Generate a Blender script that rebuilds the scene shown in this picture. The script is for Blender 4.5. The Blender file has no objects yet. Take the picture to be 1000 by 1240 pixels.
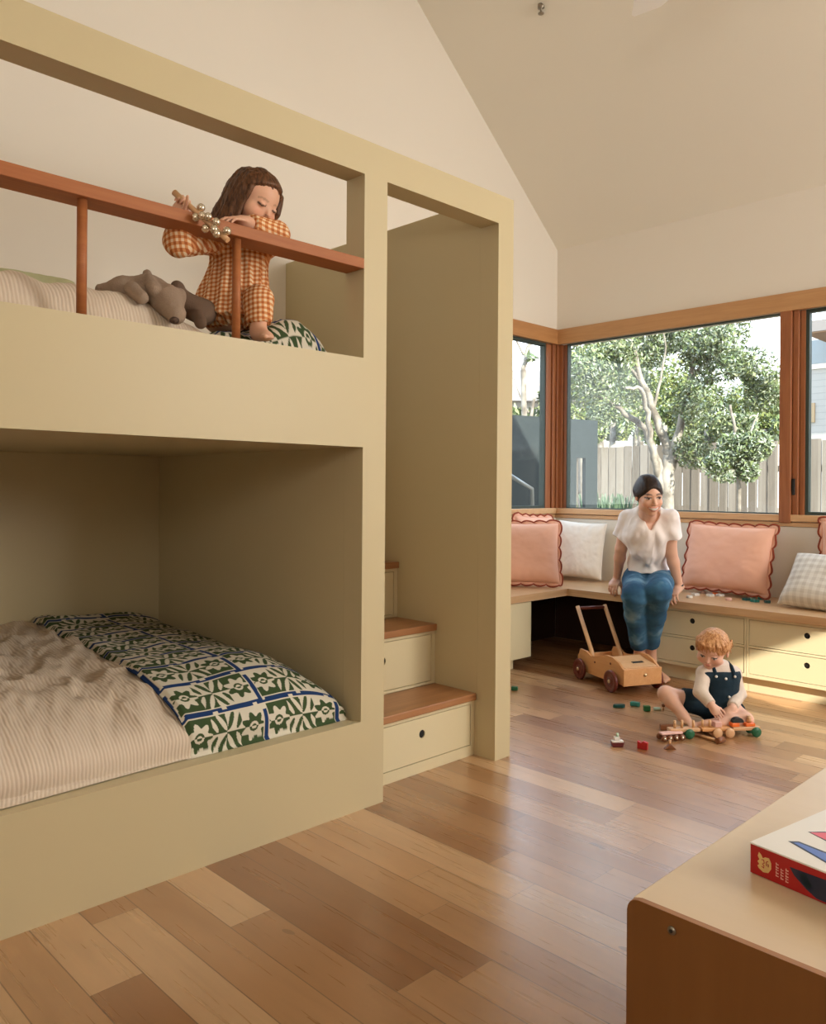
import bpy, bmesh, math, random
import numpy as np
from mathutils import Vector, Matrix
PI = math.pi
sc = bpy.context.scene
COL = sc.collection
rnd = random.Random(7)
# ------------------------------------------------------------------ camera frame
CF, CR, CH, CT = 977.0, 0.0075, 1.15, math.radians(45.4)
cR = np.array([math.cos(CT), math.sin(CT), 0.]); cFw = np.array([-math.sin(CT), math.cos(CT), 0.]); cZ = np.array([0, 0, 1.])
cO = np.array([0, 0, CH])
def ray(px, py):
    u0 = px-500; w0 = py-590
    u = u0*math.cos(CR)+w0*math.sin(CR); w = -u0*math.sin(CR)+w0*math.cos(CR)
    return cR*u/CF+cFw-cZ*w/CF
def at(px, py, D): return cO+ray(px, py)*D
def atp(px, py, ax, v):
    d = ray(px, py); i = 'xyz'.index(ax)
    return cO+d*((v-cO[i])/d[i])
cam = bpy.data.cameras.new('camera'); camo = bpy.data.objects.new('camera', cam); COL.objects.link(camo)
cam.sensor_fit = 'HORIZONTAL'; cam.sensor_width = 36; cam.lens = CF/1000*36; cam.shift_y = -0.03
Xc = math.cos(CR)*cR+math.sin(CR)*cZ; Yc = -math.sin(CR)*cR+math.cos(CR)*cZ; Zc = -cFw
m = Matrix.Identity(4)
for i in range(3): m[i][0] = Xc[i]; m[i][1] = Yc[i]; m[i][2] = Zc[i]; m[i][3] = cO[i]
camo.matrix_world = m; sc.camera = camo; cam.clip_start = .05

# ------------------------------------------------------------------ node helper
class E:
    def __init__(s, nt, v): s.nt = nt; s.v = v
    def _op(s, op, *a):
        n = s.nt.nodes.new('ShaderNodeMath'); n.operation = op
        for i, q in enumerate((s,)+a):
            v = q.v if isinstance(q, E) else q
            if isinstance(v, (int, float)): n.inputs[i].default_value = v
            else: s.nt.links.new(v, n.inputs[i])
        return E(s.nt, n.outputs[0])
    def __add__(s, o): return s._op('ADD', o)
    def __sub__(s, o): return s._op('SUBTRACT', o)
    def __mul__(s, o): return s._op('MULTIPLY', o)
    def __truediv__(s, o): return s._op('DIVIDE', o)
    __radd__ = __add__; __rmul__ = __mul__
    def floor(s): return s._op('FLOOR')
    def fract(s): return s._op('FRACT')
    def abs(s): return s._op('ABSOLUTE')
    def sin(s): return s._op('SINE')
    def gt(s, o): return s._op('GREATER_THAN', o)
    def lt(s, o): return s._op('LESS_THAN', o)
    def max(s, o): return s._op('MAXIMUM', o)
    def min(s, o): return s._op('MINIMUM', o)
    def pow(s, o): return s._op('POWER', o)
def lin(c):
    if isinstance(c, str):
        c = [int(c[i:i+2], 16)/255 for i in (0, 2, 4)]
        c = [x/12.92 if x <= .04045 else ((x+.055)/1.055)**2.4 for x in c]
    return (c[0], c[1], c[2], 1)
class M:
    def __init__(s, name, col=(.8, .8, .8), rough=.6, spec=.5, metal=0.):
        s.m = bpy.data.materials.new(name); s.m.use_nodes = True; s.nt = s.m.node_tree
        s.b = s.nt.nodes['Principled BSDF']; i = s.b.inputs
        i['Base Color'].default_value = lin(col); i['Roughness'].default_value = rough
        i['Specular IOR Level'].default_value = spec; i['Metallic'].default_value = metal
        s._co = None
    def n(s, t, **k):
        x = s.nt.nodes.new(t)
        for a, b in k.items():
            if a in x.inputs: s.set(x.inputs[a], b)
            else: setattr(x, a, b)
        return x
    def set(s, inp, b):
        if isinstance(b, E): b = b.v
        if isinstance(b, bpy.types.NodeSocket): s.nt.links.new(b, inp)
        else: inp.default_value = b
    def co(s, kind='Object'):
        if s._co is None: s._co = s.n('ShaderNodeTexCoord')
        return s._co.outputs[kind]
    def sep(s, v=None):
        x = s.n('ShaderNodeSeparateXYZ'); s.set(x.inputs[0], v if v is not None else s.co())
        return [E(s.nt, o) for o in x.outputs]
    def comb(s, x, y, z):
        c = s.n('ShaderNodeCombineXYZ')
        for i, q in enumerate((x, y, z)): s.set(c.inputs[i], q)
        return c.outputs[0]
    def noise(s, vec, scale=5., detail=3., rough=.5, dist=0.):
        x = s.n('ShaderNodeTexNoise'); s.set(x.inputs['Vector'], vec)
        x.inputs['Scale'].default_value = scale; x.inputs['Detail'].default_value = detail; x.inputs['Roughness'].default_value = rough
        x.inputs['Distortion'].default_value = dist
        return E(s.nt, x.outputs[0])
    def white(s, vec):
        x = s.n('ShaderNodeTexWhiteNoise'); s.set(x.inputs['Vector'], vec); return E(s.nt, x.outputs['Value'])
    def mix(s, f, a, b, mode='MIX'):
        x = s.n('ShaderNodeMix', data_type='RGBA', blend_type=mode)
        s.set(x.inputs[0], f)
        for i, q in ((6, a), (7, b)):
            s.set(x.inputs[i], lin(q) if isinstance(q, (str, tuple)) else q)
        return x.outputs[2]
    def ramp(s, f, stops):
        x = s.n('ShaderNodeValToRGB'); s.set(x.inputs[0], f); e = x.color_ramp.elements
        while len(e) < len(stops): e.new(.5)
        for q, (p, c) in zip(e, stops): q.position = p; q.color = lin(c)
        return x.outputs[0]
    def col(s, c): s.set(s.b.inputs['Base Color'], c); return s
    def bump(s, h, strength=.3, dist=.01):
        x = s.n('ShaderNodeBump'); s.set(x.inputs['Height'], h); x.inputs['Strength'].default_value = strength; x.inputs['Distance'].default_value = dist
        s.set(s.b.inputs['Normal'], x.outputs[0]); return s

def wood(name, c1, c2, axis=0, rough=.4, sc_=1., contrast=1., spec=.5):
    a = M(name, c1, rough, spec)
    c = a.sep()
    k = [22., 22., 22.]; k[axis] = 1.6
    v = a.comb(c[0]*k[0]*sc_, c[1]*k[1]*sc_, c[2]*k[2]*sc_)
    n1 = a.noise(v, 1.2, 5, .6, .8); n2 = a.noise(v, 6., 2, .5)
    f = n1*.75+n2*.25
    a.col(a.ramp(f, [(.5-.22/contrast, c2), (.5+.2/contrast, c1)]))
    a.bump(n2, .05, .002)
    return a.m
def paint(name, c, rough=.5, spec=.35):
    a = M(name, c, rough, spec)
    a.bump(a.noise(a.co(), 90., 2), .03, .002)
    return a.m

MT = {}
MT['khaki'] = paint('khaki_paint', (.55, .463, .282), .42)
MT['wall'] = paint('warm_white_plaster', (.79, .735, .655), .8)
MT['ceil'] = paint('ceiling_plaster', (.80, .76, .665), .8)
MT['lowwall'] = paint('panel_white', (.74, .68, .58), .6)
MT['drawer'] = paint('cream_cabinet_paint', (.66, .575, .37), .4)
MT['dark'] = M('dark_void', (.012, .01, .008), .8).m
MT['fir_y'] = wood('fir_trim_along_y', (.50, .25, .10), (.38, .17, .06), 1, .4)
MT['fir_x'] = wood('fir_trim_along_x', (.56, .31, .14), (.45, .23, .095), 0, .4)
MT['fir_z'] = wood('fir_post', (.36, .135, .050), (.23, .068, .024), 2, .35)
MT['rail'] = wood('oiled_rail_wood', (.42, .155, .052), (.32, .10, .032), 1, .5, 1., 1., .3)
MT['sill'] = wood('sill_wood', (.66, .40, .20), (.52, .29, .13), 0, .4)
MT['oak_x'] = wood('oak_bench_top_x', (.64, .42, .23), (.48, .28, .135), 0, .33, .7)
MT['oak_y'] = wood('oak_bench_top_y', (.64, .42, .23), (.48, .28, .135), 1, .33, .7)
MT['tread'] = wood('oak_tread', (.42, .20, .085), (.27, .11, .04), 1, .35, .7)
MT['beech'] = wood('beech_toy_wood', (.66, .34, .14), (.56, .26, .095), 0, .45, 1.2)
MT['beech_d'] = wood('light_beech_dowel', (.70, .42, .22), (.6, .33, .15), 2, .45, 1.2)
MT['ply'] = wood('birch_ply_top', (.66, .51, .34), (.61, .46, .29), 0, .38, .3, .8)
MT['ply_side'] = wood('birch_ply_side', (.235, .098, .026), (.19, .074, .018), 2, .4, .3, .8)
MT['ply_edge'] = wood('ply_edge', (.40, .19, .075), (.26, .10, .035), 0, .5, 2.)
MT['maroon'] = M('maroon_wheel', (.13, .022, .014), .35).m
MT['white'] = M('white_gloss', (.8, .78, .74), .4).m
MT['metal'] = M('brushed_metal', (.30, .27, .22), .35, .5, 1.).m
MT['brass'] = M('brass', (.75, .6, .38), .3, .5, 1.).m

def floor_mat():
    a = M('oak_plank_floor', (.5, .3, .15), .3, .5)
    c = a.sep(); X, Y = c[0], c[1]
    W, L = .127, 1.15
    row = (Y/W).floor(); rr = a.white(a.comb(row, 3.3, 0.))
    xs = X/L+rr*7.3
    pl = xs.floor()
    r1 = a.white(a.comb(pl, row, 1.5)); r2 = a.white(a.comb(pl, row, 9.5))
    vec = a.comb(X*1.1+r2*40., Y*26.+r1*90., r1*30.)
    n1 = a.noise(a.comb(X*1.6+r2*40., Y*9.+r1*90., r1*30.), 1.0, 4, .55, .9); n2 = a.noise(vec, 2.2, 3, .6, .3)
    base = a.ramp(r1, [(0., (.25, .108, .040)), (.3, (.355, .178, .075)), (.7, (.47, .265, .125)), (1., (.58, .37, .20))])
    g = a.ramp(n1*.7+n2*.3, [(.30, (.80, .76, .72)), (.5, (.96, .95, .94)), (.70, (1.08, 1.07, 1.07))])
    col = a.mix(1., base, g, 'MULTIPLY')
    kn = a.noise(a.comb(X*2.+r2*9., Y*5., r1*5.), 2.6, 2, .5)
    col = a.mix(kn.gt(.735)*.55, col, (.12, .05, .018))
    fy = (Y/W).fract(); fx = xs.fract()
    gap = (fy.lt(.012)).max(fy.gt(.988)).max(fx.lt(.0014))
    col = a.mix(gap*.75, col, (.10, .045, .018))
    a.col(col)
    a.set(a.b.inputs['Roughness'], n2*.14+.22); a.b.inputs['Specular IOR Level'].default_value = 1.; a.b.inputs['Coat Weight'].default_value = .35; a.b.inputs['Coat Roughness'].default_value = .28
    a.bump(n2*.2-gap*.6, .12, .002)
    return a.m
MT['floor'] = floor_mat()
def glass_mat(tint=(.97, .99, .98), refl=.5):
    m_ = bpy.data.materials.new('window_glass'); m_.use_nodes = True; nt = m_.node_tree; nt.nodes.clear()
    o = nt.nodes.new('ShaderNodeOutputMaterial'); t = nt.nodes.new('ShaderNodeBsdfTransparent'); g = nt.nodes.new('ShaderNodeBsdfGlossy')
    t.inputs[0].default_value = (*tint, 1); g.inputs['Roughness'].default_value = .02
    lw = nt.nodes.new('ShaderNodeLayerWeight'); lw.inputs[0].default_value = .5
    f = (E(nt, lw.outputs['Facing']).pow(5.))*.5+.022; f.outputs = [f.v]
    mx = nt.nodes.new('ShaderNodeMixShader'); nt.links.new(f.outputs[0], mx.inputs[0]); nt.links.new(t.outputs[0], mx.inputs[1]); nt.links.new(g.outputs[0], mx.inputs[2]); nt.links.new(mx.outputs[0], o.inputs[0])
    return m_
MT['glass'] = glass_mat()

# ------------------------------------------------------------------ object helpers
def tag(o, label=None, cat=None, group=None, kind=None):
    for k, v in (('label', label), ('category', cat), ('group', group), ('kind', kind)):
        if v: o[k] = v
    return o
def empty(name, loc=(0, 0, 0), rz=0., label=None, cat=None, group=None, kind=None):
    o = bpy.data.objects.new(name, None); COL.objects.link(o); o.location = loc; o.rotation_euler = (0, 0, rz); o.empty_display_size = .05
    return tag(o, label, cat, group, kind)
def link(name, me, mats, parent=None, smooth=False):
    """mesh data given in the parent's own frame"""
    if not isinstance(mats, (list, tuple)): mats = [mats]
    for q in mats: me.materials.append(MT[q] if isinstance(q, str) else q)
    if smooth:
        me.polygons.foreach_set('use_smooth', [True]*len(me.polygons))
    o = bpy.data.objects.new(name, me); COL.objects.link(o)
    if parent is not None: o.parent = parent
    return o
class MB:
    def __init__(s): s.bm = bmesh.new(); s.mi = 0
    def box(s, x0, x1, y0, y1, z0, z1, bev=0., mat=None):
        r = bmesh.ops.create_cube(s.bm, size=1.)
        vs = r['verts']
        for v in vs:
            v.co = Vector(((x0+x1)/2+v.co.x*(x1-x0), (y0+y1)/2+v.co.y*(y1-y0), (z0+z1)/2+v.co.z*(z1-z0)))
        fs = set(f for v in vs for f in v.link_faces)
        if mat is not None:
            for f in fs: f.material_index = mat
        if bev > 0:
            es = list(set(e for v in vs for e in v.link_edges))
            rr = bmesh.ops.bevel(s.bm, geom=es, offset=bev, segments=2, affect='EDGES', profile=.5, clamp_overlap=True)
            if mat is not None:
                for f in rr['faces']: f.material_index = mat
        return s
    def xbox(s, T, sx, sy, sz, bev=0., mat=None):
        r = bmesh.ops.create_cube(s.bm, size=1.); vs = r['verts']
        for v in vs: v.co = T @ Vector((v.co.x*sx, v.co.y*sy, v.co.z*sz))
        fs = set(f for v in vs for f in v.link_faces)
        if mat is not None:
            for f in fs: f.material_index = mat
        if bev > 0:
            es = list(set(e for v in vs for e in v.link_edges))
            rr = bmesh.ops.bevel(s.bm, geom=es, offset=bev, segments=2, affect='EDGES', profile=.5, clamp_overlap=True)
            if mat is not None:
                for f in rr['faces']: f.material_index = mat
        return s
    def tube(s, pts, rad, n=12, mat=0, cap=True):
        pts = [Vector(p) for p in pts]
        rad = rad if isinstance(rad, (list, tuple)) else [rad]*len(pts)
        rings = []; up = None
        for i, p in enumerate(pts):
            t = (pts[min(i+1, len(pts)-1)]-pts[max(i-1, 0)]).normalized()
            if up is None: up = Vector((0, 0, 1)) if abs(t.z) < .9 else Vector((1, 0, 0))
            a = t.cross(up).normalized(); b = a.cross(t).normalized(); up = b
            rings.append([s.bm.verts.new(p+(a*math.cos(2*PI*k/n)+b*math.sin(2*PI*k/n))*rad[i]) for k in range(n)])
        for i in range(len(rings)-1):
            for k in range(n):
                f = s.bm.faces.new((rings[i][k], rings[i][(k+1) % n], rings[i+1][(k+1) % n], rings[i+1][k])); f.material_index = mat; f.smooth = True
        if cap:
            for rg, q in ((rings[0], 1), (rings[-1], 0)):
                f = s.bm.faces.new(rg[::-1] if q == 0 else rg); f.material_index = mat
        return s
    def lathe(s, prof, T=Matrix.Identity(4), n=28, mat=0):
        rings = []
        for r, z in prof:
            rings.append([s.bm.verts.new(T @ Vector((r*math.cos(2*PI*k/n), r*math.sin(2*PI*k/n), z))) for k in range(n)])
        for i in range(len(rings)-1):
            for k in range(n):
                f = s.bm.faces.new((rings[i][k], rings[i][(k+1) % n], rings[i+1][(k+1) % n], rings[i+1][k])); f.material_index = mat; f.smooth = True
        for rg in (rings[0], rings[-1]):
            f = s.bm.faces.new(rg); f.material_index = mat
        return s
    def prism(s, poly, T, t, bev=0., mat=0):
        """poly in local xy, extruded along local z by t"""
        a = [s.bm.verts.new(T @ Vector((x, y, 0))) for x, y in poly]; b = [s.bm.verts.new(T @ Vector((x, y, t))) for x, y in poly]
        fs = [s.bm.faces.new(a[::-1]), s.bm.faces.new(b)]
        for i in range(len(poly)):
            j = (i+1) % len(poly); fs.append(s.bm.faces.new((a[i], a[j], b[j], b[i])))
        for f in fs: f.material_index = mat
        if bev: bmesh.ops.bevel(s.bm, geom=list(set(e for f in fs[:2] for e in f.edges)), offset=bev, segments=2, affect='EDGES', profile=.5)
        return s
    def build(s, name, mats, parent=None, recalc=True):
        if recalc: bmesh.ops.recalc_face_normals(s.bm, faces=s.bm.faces)
        me = bpy.data.meshes.new(name); s.bm.to_mesh(me); s.bm.free()
        return link(name, me, mats, parent)
def box(name, x0, x1, y0, y1, z0, z1, mat, parent=None, bev=0.):
    return MB().box(x0, x1, y0, y1, z0, z1, bev).build(name, mat, parent)
def pmesh(name, V, F, mats, parent=None, smooth=True, mi=None, colors=None):
    me = bpy.data.meshes.new(name)
    V = np.asarray(V, dtype=np.float32); F = np.asarray(F, dtype=np.int32); k = F.shape[1]
    me.vertices.add(len(V)); me.vertices.foreach_set('co', V.ravel())
    me.loops.add(F.size); me.loops.foreach_set('vertex_index', F.ravel())
    me.polygons.add(len(F)); me.polygons.foreach_set('loop_start', np.arange(0, F.size, k, dtype=np.int32)); me.polygons.foreach_set('loop_total', np.full(len(F), k, dtype=np.int32))
    if mi is not None: me.polygons.foreach_set('material_index', np.asarray(mi, dtype=np.int32))
    me.update(calc_edges=True)
    if colors is not None:
        ca = me.color_attributes.new('Col', 'FLOAT_COLOR', 'POINT')
        c4 = np.ones((len(V), 4), dtype=np.float32); c4[:, :3] = colors; ca.data.foreach_set('color', c4.ravel())
    me.validate()
    return link(name, me, mats, parent, smooth)
def vcol_mat(name, rough=.6, spec=.3, sss=0., fuzz=0.):
    a = M(name, (.8, .8, .8), rough, spec)
    n = a.n('ShaderNodeVertexColor'); n.layer_name = 'Col'; a.col(n.outputs[0])
    if fuzz: a.bump(a.noise(a.co(), 300., 2), fuzz, .002)
    if sss:
        a.b.inputs['Subsurface Weight'].default_value = sss; a.b.inputs['Subsurface Radius'].default_value = (.6, .25, .12); a.b.inputs['Subsurface Scale'].default_value = .008
    return a.m

# ================================================================== THE ROOM
XL, YB, XR, YF = -3.69, 5.2, 2.3, -1.5
RY, EZ, SL = 1.85, 3.0, .82
RZ = EZ+SL*(YB-RY)
def st(o): o['kind'] = 'structure'; return o
st(box('floor', XL-.15, XR+.15, YF-.15, YB+.15, -.12, 0, 'floor'))
# left gable wall with the corner window opening
w = MB()
W1y0, W1y1, WZ0, WZ1 = 3.55, YB, .985, 2.27
w.box(XL-.15, XL, YF-.15, W1y0, 0, EZ); w.box(XL-.15, XL, W1y0, YB+.15, 0, WZ0); w.box(XL-.15, XL, W1y0, YB+.15, WZ1, EZ)
T = Matrix(((0, 0, 1, XL-.15), (1, 0, 0, 0), (0, 1, 0, 0), (0, 0, 0, 1)))
w.prism([(YF-.15, EZ), (YB+.15, EZ), (RY, RZ+.1)], T, .15)
st(w.build('wall_left', 'wall'))
w = MB(); W2x1 = .35
w.box(XL-.15, XR+.15, YB, YB+.15, 0, WZ0-.0); w.box(XL-.15, XR+.15, YB, YB+.15, WZ1, EZ+.05); w.box(W2x1, XR+.15, YB, YB+.15, WZ0, WZ1)
st(w.build('wall_back', 'wall'))
# right wall, out of view; small opening added to shape the sun patch
w = MB()
sy0, sy1, sz0, sz1 = 2.98, 3.36, 1.9, 2.33
w.box(XR, XR+.15, YF-.15, sy0, 0, EZ); w.box(XR, XR+.15, sy0, sy1, 0, sz0); w.box(XR, XR+.15, sy0, sy1, sz1, EZ); w.box(XR, XR+.15, sy1, YB+.15, 0, EZ)
T = Matrix(((0, 0, 1, XR), (1, 0, 0, 0), (0, 1, 0, 0), (0, 0, 0, 1)))
w.prism([(YF-.15, EZ), (YB+.15, EZ), (RY, RZ+.1)], T, .15)
st(w.build('wall_right', 'wall'))
w = MB(); w.box(XL-.15, XR+.15, YF-.15, YF, 0, EZ)
st(w.build('wall_front', 'wall'))
w = MB()
T = Matrix(((0, 0, 1, XL-.15), (1, 0, 0, 0), (0, 1, 0, 0), (0, 0, 0, 1)))
w.prism([(YB+.2, EZ-SL*.2), (RY, RZ), (YF-.2, EZ-.164), (YF-.2, EZ+.1), (RY, RZ+.3), (YB+.2, EZ+.1)], T, XR-XL+.3)
st(w.build('ceiling', 'ceil'))
# wooden header band, corner post, mullion, sills
w = MB(); w.box(XL, XR, YB-.035, YB-.0005, 2.262, 2.375, .002); st(w.build('trim_1', 'fir_x'))
w = MB(); w.box(XL+.0005, XL+.035, 2.74, YB-.036, 2.262, 2.375, .002); st(w.build('trim_2', 'fir_y'))
w = MB(); w.box(XL, XR, YB-.03, YB+.1, WZ0-.03, WZ0+.012, .003); w.box(XL, XR, YB-.018, YB-.0005, WZ0-.062, WZ0-.034, .002); st(w.build('trim_3', 'sill'))
w = MB(); w.box(XL-.1, XL+.03, 2.74, YB-.031, WZ0-.03, WZ0+.012, .003); w.box(XL+.0005, XL+.018, 2.74, YB-.031, WZ0-.062, WZ0-.034, .002); st(w.build('trim_4', 'sill'))
w = MB()   # corner post
w.box(XL-.06, XL+.02, YB-.02, YB+.06, WZ0+.012, 2.262, .003); w.box(XL+.005, XL+.05, YB+.005, YB+.045, WZ0+.012, 2.262, .003)
w.box(XL-.045, XL-.005, YB-.13, YB-.065, WZ0+.012, 2.262, .003); w.box(XL-.055, XL+.008, YB-.062, YB-.024, WZ0+.012, 2.262, .003); w.box(XL+.055, XL+.085, YB+.02, YB+.05, WZ0+.012, 2.262, .003)
st(w.build('trim_5', 'fir_z'))
w = MB()   # mullion
w.box(-1.985, -1.915, YB-.035, YB+.06, WZ0-.04, 2.262, .003); w.box(-1.912, -1.878, YB-.015, YB+.06, WZ0+.012, 2.262, .003); w.box(-1.875, -1.845, YB+.005, YB+.06, WZ0+.012, 2.262, .002)
w = st(w.build('trim_6', 'fir_z'))
box('window_latch', -1.911, -1.893, YB-.026, YB-.0155, 1.12, 1.22, 'dark', w, .002)
MT['frame_dark'] = M('dark_green_gasket', (.03, .045, .035), .5).m
def window(n, ax, a0, a1, z0, z1, c):
    f = MB(); g = MB(); t = .02 if n != 2 else .008
    for (p, q, r, s_) in ((a0, a1, z0, z0+t), (a0, a1, z1-t, z1), (a0, a0+t, z0+t, z1-t), (a1-t, a1, z0+t, z1-t)):
        if ax == 'x': f.box(p, q, c-.02, c+.02, r, s_)
        else: f.box(c-.02, c+.02, p, q, r, s_)
    if ax == 'x': g.box(a0+t, a1-t, c-.003, c+.003, z0+t, z1-t)
    else: g.box(c-.003, c+.003, a0+t, a1-t, z0+t, z1-t)
    g = st(g.build('window_%d' % n, 'glass')); f.build('window_frame', 'frame_dark', g)
window(1, 'y', W1y0, YB-.131, WZ0+.012, 2.262, XL-.03)
window(2, 'x', XL+.09, -1.986, WZ0+.012, 2.262, YB+.03)
window(3, 'x', -1.844, W2x1, WZ0+.012, 2.262, YB+.03)
# white panelled wall between bench and sill
st(box('wall_back_panel', XL+.013, XR-.01, YB-.012, YB-.0006, .4, WZ0-.064, 'lowwall'))
st(box('wall_left_panel', XL+.0006, XL+.012, 2.75, YB-.013, .4, WZ0-.064, 'lowwall'))
MT['niche_shade'] = M('niche_shade_brown', (.050, .020, .010), .6).m  # added panels; the deep shade under the bench is put into this brown
st(box('wall_left_niche_shade', XL+.0006, XL+.012, 4.17, YB-.013, .0005, .399, 'niche_shade')); st(box('wall_back_niche_shade', XL+.013, -2.585, YB-.012, YB-.0006, .0005, .399, 'niche_shade'))
st(box('baseboard_front', XL+.01, XR-.01, YF+.0006, YF+.015, 0.0005, .1, 'khaki'))

# ================================================================== BUNK BED
FX, BX = -2.17, -2.27      # front and back of the 100 mm frame
bunk = empty('bunk_bed', (-2.9, .5, 0), 0, 'khaki painted built-in double bunk with square openings along the left wall', 'bunk bed')
def P(o): # shift world-built mesh to be child of an unrotated empty
    pa = o.parent; o.data.transform(Matrix.Translation(-Vector(pa.location))); return o
BY0 = -1.05
w = MB()
w.box(BX, FX, BY0, 1.998, 0, .313, 0); w.box(BX, FX, BY0, 1.998, 1.291, 1.609); w.box(BX, FX, BY0, 2.735, 2.264, 2.385)
w.box(BX, FX, 1.888, 1.998, .313, 1.291); w.box(BX, FX, 1.888, 1.998, 1.609, 2.264); w.box(BX, FX, BY0, BY0+.11, .313, 1.291); w.box(BX, FX, BY0, BY0+.11, 1.609, 2.264)
w.box(BX, FX, 2.635, 2.735, 0, 2.264)
bmesh.ops.remove_doubles(w.bm, verts=w.bm.verts, dist=1e-4)
P(w.build('front_frame', 'khaki', bunk))
P(box('stair_partition', XL+.001, BX-.0004, 2.635, 2.735, 0, 2.385, 'khaki', bunk))
P(box('dividing_panel', XL+.001, BX-.0004, 1.888, 1.998, 0, 1.609, 'khaki', bunk))
P(box('end_panel', XL+.001, BX-.0004, BY0, BY0+.11, 0, 1.609, 'khaki', bunk))
P(box('upper_deck', XL+.001, BX-.0004, BY0+.1105, 1.8875, 1.291, 1.46, 'khaki', bunk))
P(box('lower_platform', XL+.001, BX-.0004, BY0+.1105, 1.8875, 0, .2, 'khaki', bunk))
P(box('alcove_back_panel', XL+.001, XL+.012, BY0+.1105, 1.8875, .2005, 1.2905, 'khaki', bunk))
P(box('guard_rail', BX+.002, FX+.001, BY0+.1105, 1.8875, 1.926, 1.963, 'rail', bunk, .002))
for y in (-.09, .897, 1.383):
    q = MB().tube([(-2.2, y, 1.6095), (-2.2, y, 1.9255)], .0135, 20).build('spindle', 'rail', bunk); P(q)
# ================================================================== STAIRS
stair = empty('storage_staircase', (-2.9, 2.3, 0), 0, 'storage staircase with oak treads and cream drawers between the bunk and the tall partition', 'staircase')
SY0, SY1 = 2.0, 2.634
def holed_panel(name, W, H, t, hx, hz, r, mat, parent, T):
    """panel in local xz, face at y=0 looking to -y, thickness t to +y, round hole"""
    bm = bmesh.new(); n = 32; ro = []; 
    out = []
    for k in range(n):
        a = 2*PI*(k+.5)/n; dx, dz = math.cos(a), math.sin(a)
        tx = ((W-hx) if dx > 0 else hx)/abs(dx) if abs(dx) > 1e-6 else 1e9
        tz = ((H-hz) if dz > 0 else hz)/abs(dz) if abs(dz) > 1e-6 else 1e9
        s_ = min(tx, tz); out.append((hx+dx*s_, hz+dz*s_))
    corners = [(0, 0), (W, 0), (W, H), (0, H)]
    for cx, cz in corners:  # snap the nearest boundary sample to the corner
        k = min(range(n), key=lambda i: (out[i][0]-cx)**2+(out[i][1]-cz)**2); out[k] = (cx, cz)
    inn = [(hx+r*math.cos(2*PI*(k+.5)/n), hz+r*math.sin(2*PI*(k+.5)/n)) for k in range(n)]
    def ring(pts, y): return [bm.verts.new(T @ Vector((x, y, z))) for x, z in pts]
    A, B, C_, D_ = ring(out, 0), ring(inn, 0), ring(inn, t), ring(out, t)
    for R0, R1 in ((A, B), (B, C_), (C_, D_), (D_, A)):
        for k in range(n): bm.faces.new((R0[k], R0[(k+1) % n], R1[(k+1) % n], R1[k]))
    bmesh.ops.recalc_face_normals(bm, faces=bm.faces)
    me = bpy.data.meshes.new(name); bm.to_mesh(me); bm.free()
    o = link(name, me, mat, parent)
    w = MB(); w.lathe([(r+.003, 0), (r+.003, .03), (.001, .03)], T @ Matrix.Translation((hx, .0015+0, hz)) @ Matrix.Rotation(-PI/2, 4, 'X'), 24)
    # black disc inside the hole, paints its inner darkness
    w.bm.free()
    c = MB(); Tm = T @ Matrix.Translation((hx, t*.35, hz)) @ Matrix.Rotation(-PI/2, 4, 'X')
    c.lathe([(r-.0008, 0), (r-.0008, -.001), (.0008, -.001)], Tm, 24); c.build('finger_hole_shade', 'dark', o)
    return o
tops = [.268, .536, .797, 1.065, 1.335]; faces = [-2.285, -2.522, -2.772, -3.022, -3.272]
for i, (zt, xf) in enumerate(zip(tops, faces)):
    xb = faces[i+1] if i < 4 else XL+.002
    z0 = 0 if i == 0 else tops[i-1]
    w = MB(); a = .012
    y0, y1 = SY0+.0, SY1
    w.box(XL+.002, xf-.02, y0, y1, z0+.0005, zt-.0305)
    dz0 = z0+(.045 if i == 0 else .012); dz1 = zt-.045
    w.box(xf-.02, xf, y0, y1, z0+.0005, dz0); w.box(xf-.02, xf, y0, y1, dz1, zt-.0305); w.box(xf-.02, xf, y1-.022, y1, dz0, dz1); w.box(xf-.02, xf, y0, y0+.022, dz0, dz1)
    P(w.build('step_carcass', 'drawer', stair))
    if i < 3:
        T = Matrix(((0, -1, 0, xf-.0015), (1, 0, 0, y0+.025), (0, 0, 1, dz0+.003), (0, 0, 0, 1)))
        o = holed_panel('drawer', y1-y0-.05, dz1-dz0-.006, .016, (y1-y0-.05)/2, (dz1-dz0)*.60, .0165, 'drawer', stair, T)
        o.data.transform(Matrix.Translation(-Vector(stair.location))); o.children[0].data.transform(Matrix.Translation(-Vector(stair.location)))
    P(box('tread', xb+.0005 if i < 4 else xb, xf+.014, y0+.0005, y1-.0005, zt-.03, zt, 'tread', stair, .004))

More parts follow.
